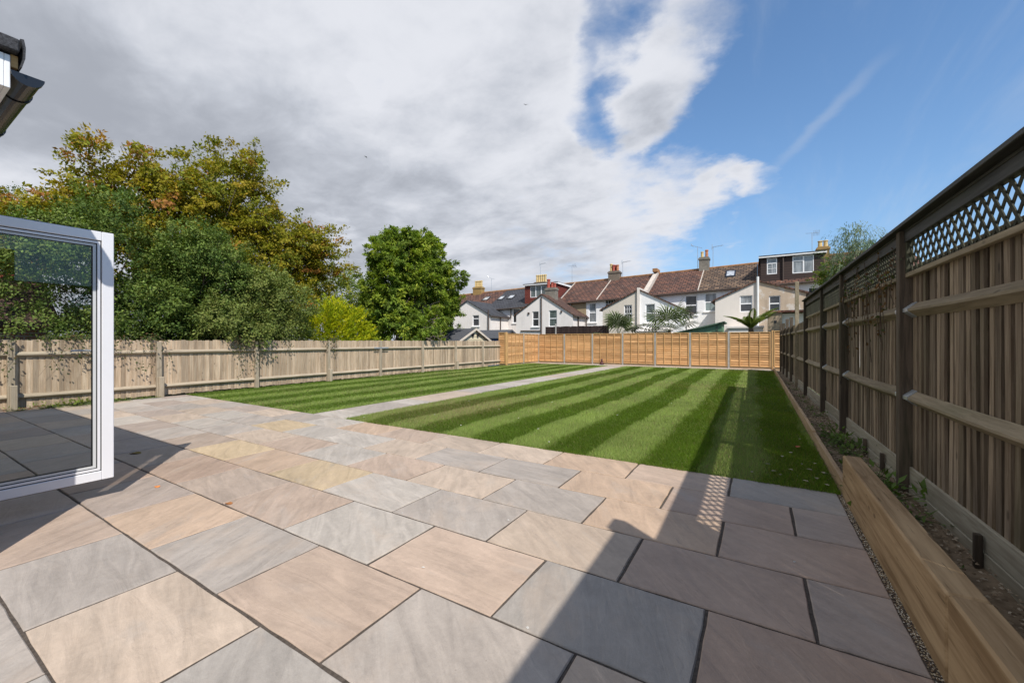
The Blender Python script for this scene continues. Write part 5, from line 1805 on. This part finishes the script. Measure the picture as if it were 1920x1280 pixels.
for k in range(46):
    a = Vector((-16.1 + random.uniform(-.2, .2), 15.9 + random.uniform(-.4, .4), random.uniform(0.9, 3.0)))
    b = Vector((-14.3 + random.uniform(-.5, .2), 15.7 + random.uniform(-1.2, 1.1), a.z + random.uniform(-.5, .9)))
    m = a.lerp(b, .55) + Vector((0, random.uniform(-.2, .2), random.uniform(-.15, .25)))
    r0 = random.uniform(.014, .032)
    tw.tube([a, m, b], [r0, r0 * .7, r0 * .25], 4, cap=False)
    for _ in range(4):
        s = m.lerp(b, random.random())
        e = s + Vector((random.uniform(-.1, .4), random.uniform(-.45, .45), random.uniform(-.4, .4)))
        tw.tube([s, e], [r0 * .45, r0 * .15], 3, cap=False)
tw.build('dead_twigs', M['deadwood'], t)

# --- eucalyptus behind the tall fence
t = thing('eucalyptus_tree', 'wispy grey green eucalyptus rising behind the tall fence', 'tree', (3.9, 24, -.25))
EL = [(3.75, 24, 6.2, .75, .8, .75), (4.3, 24, 5.7, .8, .7, .7), (3.5, 24, 5.2, .8, .8, .8), (4.0, 24, 4.5, 1.1, .8, .9)]
trunk(t, (3.9, 24, -.25), EL, 0.07, 16)
foliage('crown', t, EL, 330, 26, 0.5, 0.10, 0.15, M['leaf'], cmix((0.158, 0.210, 0.137), (0.116, 0.168, 0.105), (0.189, 0.231, 0.147)), shell=0.3, droop=1.0, flat=1.0, along=True, narrow=0.17, jitter=0.7)
EL2 = [(3.4, 24.6, 4.5, .8, .8, .7), (3.9, 24.5, 3.9, 1.0, .8, .9)]
t2 = thing('evergreen_shrub', 'yellow green shrub below the eucalyptus', 'shrub', (3.6, 24.6, -.25))
trunk(t2, (3.6, 24.6, -.25), EL2, 0.06, 8, name='stem')
foliage('foliage', t2, EL2, 330, 32, 0.4, 0.13, 0.11, M['leaf'], cmix((0.210, 0.273, 0.053), (0.273, 0.315, 0.063), (0.147, 0.210, 0.046)), shell=0.4, droop=.3)


# --- fan palms
def fan_palm(label, base, top, nf, reach, seed):
    r = random.Random(seed)
    t = thing('fan_palm', label, 'palm', base, 'fan palms behind the orange panels')
    b, tp = Vector(base), Vector(top)
    MB().tube([b, b.lerp(tp, .5) + Vector((.03, 0, 0)), tp], [0.11, 0.1, 0.09], 9).build('trunk', M['bark'], t)
    for k in range(nf):
        az = 2 * math.pi * (k * 0.381966) + r.uniform(-.2, .2)
        el = r.uniform(-0.35, 1.25) if k > 3 else r.uniform(0.9, 1.35)
        d = Vector((math.cos(az) * math.cos(el), math.sin(az) * math.cos(el), math.sin(el)))
        L = reach * r.uniform(.42, .6)
        tip = tp + d * L + Vector((0, 0, -0.10 * L))
        side = d.cross(Vector((0, 0, 1)))
        if side.length < .1:
            side = Vector((1, 0, 0))
        side.normalize()
        up = side.cross(d).normalized()
        mb = MB()
        mb.tube([tp, tp.lerp(tip, .5) + up * .03, tip], [0.014, .010, .008], 4, cap=False)
        nb_ = 17
        R0 = reach * r.uniform(.42, .55)
        for q in range(nb_):
            a = (q / (nb_ - 1) - .5) * 4.3
            dd = (d * math.cos(a) + side * math.sin(a)).normalized()
            ln = R0 * (0.72 + 0.28 * math.cos(a * .6))
            w = side * math.cos(a) - d * math.sin(a)
            m = tip + dd * ln * .55 + up * .04
            e = tip + dd * ln + Vector((0, 0, -0.16 * ln * r.uniform(.4, 1.6)))
            wd = 0.046
            mb.add([tip - w * .004, m - w * wd, e, m + w * wd], [(0, 1, 2, 3)])
        o = put(bpy.data.objects.new('frond', mb.mesh('frond', M['palm'], recalc=False)), t)
    return t


def leafplain(name, c, trans=0.25, rough=0.4):
    m, nt, b = newmat(name)
    v, oi, tc = objvec(nt)
    k = nd(nt, 'ShaderNodeMapRange', {0: oi.outputs['Random'], 1: 0.0, 2: 1.0, 3: 0.65, 4: 1.35}).outputs[0]
    col = nd(nt, 'ShaderNodeVectorMath', {0: c, 1: k}, operation='MULTIPLY').outputs[0]
    n = noise(nt, v, 3.0, 3)
    col = mixc(nt, smooth(nt, n, 0.55, 0.8), col, tuple(x * 1.5 for x in c))
    nt.links.new(col, b.inputs['Base Color'])
    b.inputs['Roughness'].default_value = rough
    tr_ = nd(nt, 'ShaderNodeBsdfTranslucent', {'Color': col})
    mx = nd(nt, 'ShaderNodeMixShader', {0: trans, 1: b.outputs[0], 2: tr_.outputs[0]})
    nt.links.new(mx.outputs[0], nt.nodes['Material Output'].inputs[0])
    return m


M['palm'] = leafplain('palm_blade', (0.10, 0.13, 0.045))
M['fern'] = leafplain('fern_frond', (0.16, 0.21, 0.035))
fan_palm('low spreading fan palm in front of the beige gable', (-7.75, 26.3, -.25), (-7.75, 26.3, 1.8), 15, 2.1, 3)
fan_palm('upright fan palm in front of the white gable', (-4.6, 26.3, -.25), (-4.6, 26.3, 2.0), 16, 2.4, 5)

# --- tree fern
t = thing('tree_fern', 'tree fern with arching feathery fronds above the orange panels', 'fern', (-0.3, 26.0, -.25))
MB().tube([(-0.3, 26, -.25), (-0.3, 26, 1.2), (-0.3, 26, 2.1)], [.16, .15, .13], 9).build('trunk', M['bark'], t)
for k in range(17):
    az = 2 * math.pi * k * 0.381966
    rr = random.uniform(1.0, 1.6)
    el = random.uniform(0.7, 1.15)
    pts = []
    for q in range(13):
        s = q / 12
        rad = rr * s * math.cos(el * (1 - .75 * s))
        z = 2.1 + rr * (math.sin(el) * s * 1.25 - 0.45 * s * s)
        pts.append(Vector((-0.3 + math.cos(az) * rad, 26 + math.sin(az) * rad, z)))
    mb = MB()
    mb.tube(pts[::3], [.012, .010, .007, .005, .003], 4, cap=False)
    for q in range(1, 48):
        s = q / 48
        i = min(11, int(s * 12))
        p0 = pts[i].lerp(pts[i + 1], s * 12 - i)
        tg = (pts[i + 1] - pts[i]).normalized()
        sd = tg.cross(Vector((0, 0, 1))).normalized()
        ln = 0.27 * math.sin(math.pi * min(1, s * 0.93 + .07)) ** .7
        for sg in (-1, 1):
            dd = (sd * sg + tg * .45).normalized()
            e = p0 + dd * ln + Vector((0, 0, -ln * .35))
            m = p0 + dd * ln * .45
            mb.add([p0, m + tg * .026, e, m - tg * .026], [(0, 1, 2, 3)])
    put(bpy.data.objects.new('frond', mb.mesh('frond', M['fern'], recalc=False)), t)

# --- climber spilling over the pale fence
t = thing('climbing_plant', 'leafy climber trailing over the pale fence', 'climber', (LF + 0.05, 5, 0.3))
P, O = [], []
stem = MB()
runs = [(1.2, 1.42, .9, .6), (1.9, 1.42, 1.0, .9), (2.5, 1.4, .8, .8), (2.9, 1.4, .5, .7), (3.4, 1.42, .6, .5), (3.9, 1.42, .6, .9), (4.15, 1.42, .3, 1.0), (6.2, 1.42, .9, .7), (6.5, 1.4, .3, 1.1), (6.1, 1.3, .6, 1.1), (5.6, 1.42, .6, .4), (7.4, 1.42, .4, .35), (8.84, 1.42, .35, .55), (9.1, 1.42, .25, .4)]
for (yc, zc, sp, dr) in runs:
    for q in range(max(2, int(5 * sp))):
        y0 = yc + random.uniform(-sp, sp) * .6
        pts = [Vector((LF - .1, y0, 1.5)), Vector((LF + .09, y0 + random.uniform(-.05, .05), 1.42)), Vector((LF + .11, y0 + random.uniform(-.15, .15), zc - dr * random.uniform(.2, .6))), Vector((LF + .1, y0 + random.uniform(-.25, .25), zc - dr * random.uniform(.5, 1.0)))]
        stem.tube(pts, [.004, .004, .003, .002], 3, cap=False)
        for _ in range(int(24 * (0.6 + dr))):
            s = random.random() ** 2.0 * 3
            i = min(2, int(s))
            pp_ = pts[i].lerp(pts[i + 1], s - i)
            P.append((pp_.x + random.uniform(0, .10), pp_.y + random.gauss(0, .06), pp_.z + random.gauss(0, .05)))
stem.build('stem', M['bark'], t)
P = np.array(P)
N_ = len(P)
leaves('leaf_cluster', P, rng.normal(0, .6, (N_, 3)) + np.array([.2, 0, -.6]), rng.normal(0, .5, (N_, 3)) + np.array([.8, -.2, .5]), rng.uniform(.035, .065, N_), rng.uniform(.028, .045, N_),
       np.array([(0.062, 0.088, 0.03), (0.05, 0.07, 0.028), (0.09, 0.11, 0.04), (0.12, 0.12, 0.05), (0.13, 0.08, 0.035)])[rng.integers(0, 5, N_)], M['leaf'], t)


# --- low weeds: a rosette of pointed leaves
def weed(label, loc, n, size, group, seed, col=(0.11, 0.17, 0.045)):
    r = np.random.default_rng(seed)
    t = thing('weed', label, 'weed', loc, group)
    az = r.uniform(0, 6.28, n)
    el = r.uniform(0.1, 1.2, n)
    d = np.stack([np.cos(az) * np.cos(el), np.sin(az) * np.cos(el), np.sin(el)], 1)
    dist = r.uniform(.1, 1, (n, 1)) * size
    pos = np.array(loc) + np.stack([r.normal(0, size * .5, n), r.normal(0, size * .8, n), np.zeros(n)], 1) + d * dist * .6
    st_ = MB()
    for q in range(0, n, 3):
        st_.tube([loc, tuple(pos[q])], [.004, .002], 3, cap=False)
    st_.build('stem', M['stemgreen'], t)
    c = np.array(col)[None] * r.uniform(.6, 1.5, (n, 1))
    leaves('leaf_cluster', pos, d + np.array([0, 0, -.35]), np.stack([d[:, 0] * -.3, d[:, 1] * -.3, np.ones(n)], 1), r.uniform(.5, 1.1, n) * size * .42, r.uniform(.5, 1.0, n) * size * .2, c, M['leaf'], t)


M['stemgreen'] = plain('green_stem', (0.08, 0.11, 0.035), 0.7)
k = 0
for (x, y, s, n) in [(0.98, 4.72, .30, 90), (1.0, 5.3, .24, 75), (0.93, 4.95, .12, 40), (1.05, 4.35, .12, 40), (0.95, 6.4, .2, 80), (0.98, 6.9, .25, 110), (0.95, 7.4, .22, 90), (0.92, 7.0, .13, 50), (0.9, 5.9, .10, 30), (0.95, 8.3, .12, 40), (0.97, 9.4, .14, 50), (0.93, 10.1, .14, 50), (0.92, 11.3, .12, 40), (0.94, 12.4, .13, 40), (0.9, 14.0, .13, 40), (0.9, 15.8, .13, 40), (0.97, 3.5, .07, 16)]:
    weed({4.72: 'large leafy weed at the foot of the fence post behind the sleeper end', 6.9: 'broad leafy weed clump in the bed beside the dark fence post'}.get(y, 'low green weed growing in the stony bed under the tall fence'), (x, y, 0.0), n, s, 'weeds under the tall fence', 100 + k)
    k += 1
for (x, y, s, n) in [(-12.6, 1.9, .16, 60), (-12.6, 2.3, .2, 90), (-12.55, 2.75, .26, 130), (-12.6, 3.1, .16, 60), (-12.6, 3.45, .12, 50), (-12.62, 3.8, .12, 60), (-12.6, 1.4, .14, 60), (-12.62, 4.0, .09, 40), (-12.6, 3.25, .12, 50)]:
    weed('green weed growing at the foot of the pale fence beside the paving', (x, y, 0.0), n, s, 'weeds at the foot of the pale fence', 200 + k, (0.17, 0.22, 0.045))
    k += 1

# --- withered climber caught on the tall fence
t = thing('climbing_plant', 'withered brown climber caught on the tall fence trellis', 'climber', (1.13, 6.2, 1.6))
stem = MB()
P = []
for q in range(16):
    y0 = random.uniform(5.3, 7.6)
    pts = [Vector((RF(y0) + .02, y0, random.uniform(1.0, 1.8))), Vector((RF(y0) - .01, y0 + random.uniform(-.2, .2), random.uniform(1.6, 2.0))), Vector((RF(y0) + .02, y0 + random.uniform(-.4, .4), random.uniform(2.0, 2.4)))]
    stem.tube(pts, [.004, .004, .003], 3, cap=False)
    for _ in range(16):
        s = random.random()
        pp_ = pts[1].lerp(pts[2] if random.random() < .75 else pts[0], s)
        P.append((pp_.x + random.uniform(-.03, .03), pp_.y + random.gauss(0, .08), pp_.z + random.gauss(0, .05)))
stem.build('stem', M['bark'], t)
P = np.array(P)
N_ = len(P)
leaves('leaf_cluster', P, rng.normal(0, .6, (N_, 3)) + np.array([0, 0, -.5]), rng.normal(0, .6, (N_, 3)) + np.array([-.8, -.2, .3]), rng.uniform(.03, .055, N_), rng.uniform(.02, .04, N_),
       np.array([(0.10, 0.055, 0.03), (0.13, 0.075, 0.035), (0.06, 0.07, 0.025)])[rng.integers(0, 3, N_)], M['leaf'], t)


# --- fallen leaves
def fallen(label, x, y, size, col, group=None, rz=0.0, z=0.003):
    mb = MB()
    n = 9
    out = []
    for i in range(n):
        s = i / (n - 1)
        w = size * .34 * math.sin(math.pi * s) ** .8 * (1 + .18 * math.sin(9 * s))
        out.append((s * size - size / 2, w, 0.12 * size * math.sin(math.pi * s)))
    v = []
    for (a, w, h_) in out:
        v += [(a, -w, z + h_ * .9), (a, 0, z + h_ * .35), (a, w, z + h_ * .7)]
    f = []
    for i in range(n - 1):
        f += [(3 * i, 3 * i + 3, 3 * i + 4, 3 * i + 1), (3 * i + 1, 3 * i + 4, 3 * i + 5, 3 * i + 2)]
    mb.add(v, f)
    mb.tube([(-size / 2, 0, z), (-size * .72, size * .05, z)], size * .012, 4)
    mt = M.setdefault('fl%s' % (col,), leafplain('fallen_leaf', col, .2, .6))
    o = put(bpy.data.objects.new('fallen_leaf', mb.mesh('fallen_leaf', mt, recalc=False)), None, (x, y, 0), (0, 0, rz))
    tag(o, label, 'leaf', group)


fallen('dull yellow fallen leaf on the shaded paving beside the open door', -6.56, 1.9, .13, (0.24, 0.17, 0.02), rz=.5)
fallen('orange fallen leaf on the paving at the edge of the door shadow', -4.88, 1.57, .07, (0.62, 0.23, 0.07), rz=-.2)
fallen('orange fallen leaf on the sunlit pink slab', -3.85, 1.72, .075, (0.62, 0.25, 0.08), rz=.1)
fallen('red fallen leaf on the lawn by the timber edging', 0.45, 6.35, .09, (0.5, 0.12, 0.05), rz=1.1, z=.035)
for (x, y) in [(.3, 5.2), (.5, 5.0), (.42, 5.5), (.2, 4.95), (.55, 5.6), (.35, 6.0), (.5, 6.9), (.1, 5.3), (.58, 5.25), (-.05, 4.9), (.25, 5.75), (.47, 5.3), (-.2, 8.0), (.05, 7.3), (.4, 4.85), (.56, 4.82), (.15, 5.05)]:
    fallen('small pale fallen leaf on the shaded lawn beside the edging', x, y, random.uniform(.035, .06), (0.30, 0.26, 0.17), 'pale fallen leaves on the shaded lawn', random.uniform(0, 6), .03)
for (x, y) in [(-2.45, 2.35), (-.95, 1.72), (-1.75, 1.85), (-3.4, 2.2), (-1.65, 2.68), (.2, 3.1)]:
    fallen('tiny white petal lying on the paving', x, y, .022, (0.75, 0.73, 0.68), 'white petals on the paving', random.uniform(0, 6), .001)
for (x, y) in [(-6.0, 4.85), (-5.1, 5.7), (-4.4, 6.8), (-3.6, 6.2), (-2.9, 5.6), (-3.9, 8.2), (-2.2, 7.4), (-4.9, 8.8), (-1.6, 9.4), (-2.4, 4.95), (-4.1, 5.2), (-5.6, 7.4)]:
    fallen('tiny white daisy petal on the sunlit lawn', x, y, .035, (0.8, 0.78, 0.7), 'white petals on the sunlit lawn', random.uniform(0, 6), .032)

M['pot_dark'] = plain('dark_red_glaze', (0.09, 0.03, 0.028), 0.4)
# --- dark plant pot left on the back path
t = thing('garden_ornament', 'small dark ornament standing on the back path against the orange panels', 'ornament', (-8.0, 23.7, 0))
MB().lathe((-8.0, 23.7, 0), [(.09, 0), (.13, .05), (.10, .16), (.04, .2), (.07, .27), (.03, .33)], 10).build('body', M['pot_dark'], t)
MB().lathe((-8.0, 23.7, 0), [(.14, 0), (.15, .015), (.13, .03)], 12).build('saucer', M['blackpl'], t)


# --- two birds far up
def bird(label, x, y, z, rz, flap):
    t = thing('bird', label, 'bird', (x, y, z))
    mb = MB()
    prof = [(-.14, .006), (-.10, .022), (-.02, .038), (.06, .034), (.11, .024), (.14, .022), (.165, .008)]
    mb.tube([(a, 0, .01 * math.sin(a * 9)) for a, _ in prof], [r_ for _, r_ in prof], 8)
    mb.add([(-.12, -.012, 0), (-.24, -.05, 0), (-.21, 0, .004), (-.24, .05, 0), (-.12, .012, 0)], [(0, 1, 2, 3, 4)])
    for sg in (-1, 1):
        mb.add([(.06, sg * .02, .02), (.09, sg * .20, .02 + flap), (-.02, sg * .42, .02 + flap * .7), (-.03, sg * .2, .02 + flap * .8), (-.05, sg * .02, .015)], [(0, 1, 2, 3, 4)])
        mb.add([(.06, sg * .02, .026), (.09, sg * .20, .026 + flap), (-.02, sg * .42, .026 + flap * .7), (-.03, sg * .2, .026 + flap * .8), (-.05, sg * .02, .021)], [(4, 3, 2, 1, 0)])
    o = mb.build('body', M['blackpl'], t, (x, y, z), (0, 0, rz), True)


d1, d2 = skydir(986, 197), skydir(686, 294)
c0 = Vector((0, 0, CAM_H))
b1, b2 = c0 + d1 * 75, c0 + d2 * 70
bird('tiny dark bird flying high over the lawn below white cloud', b1.x, b1.y, b1.z, 2.2, .12)
bird('tiny dark bird flying below grey cloud towards the trees', b2.x, b2.y, b2.z, .4, -.06)
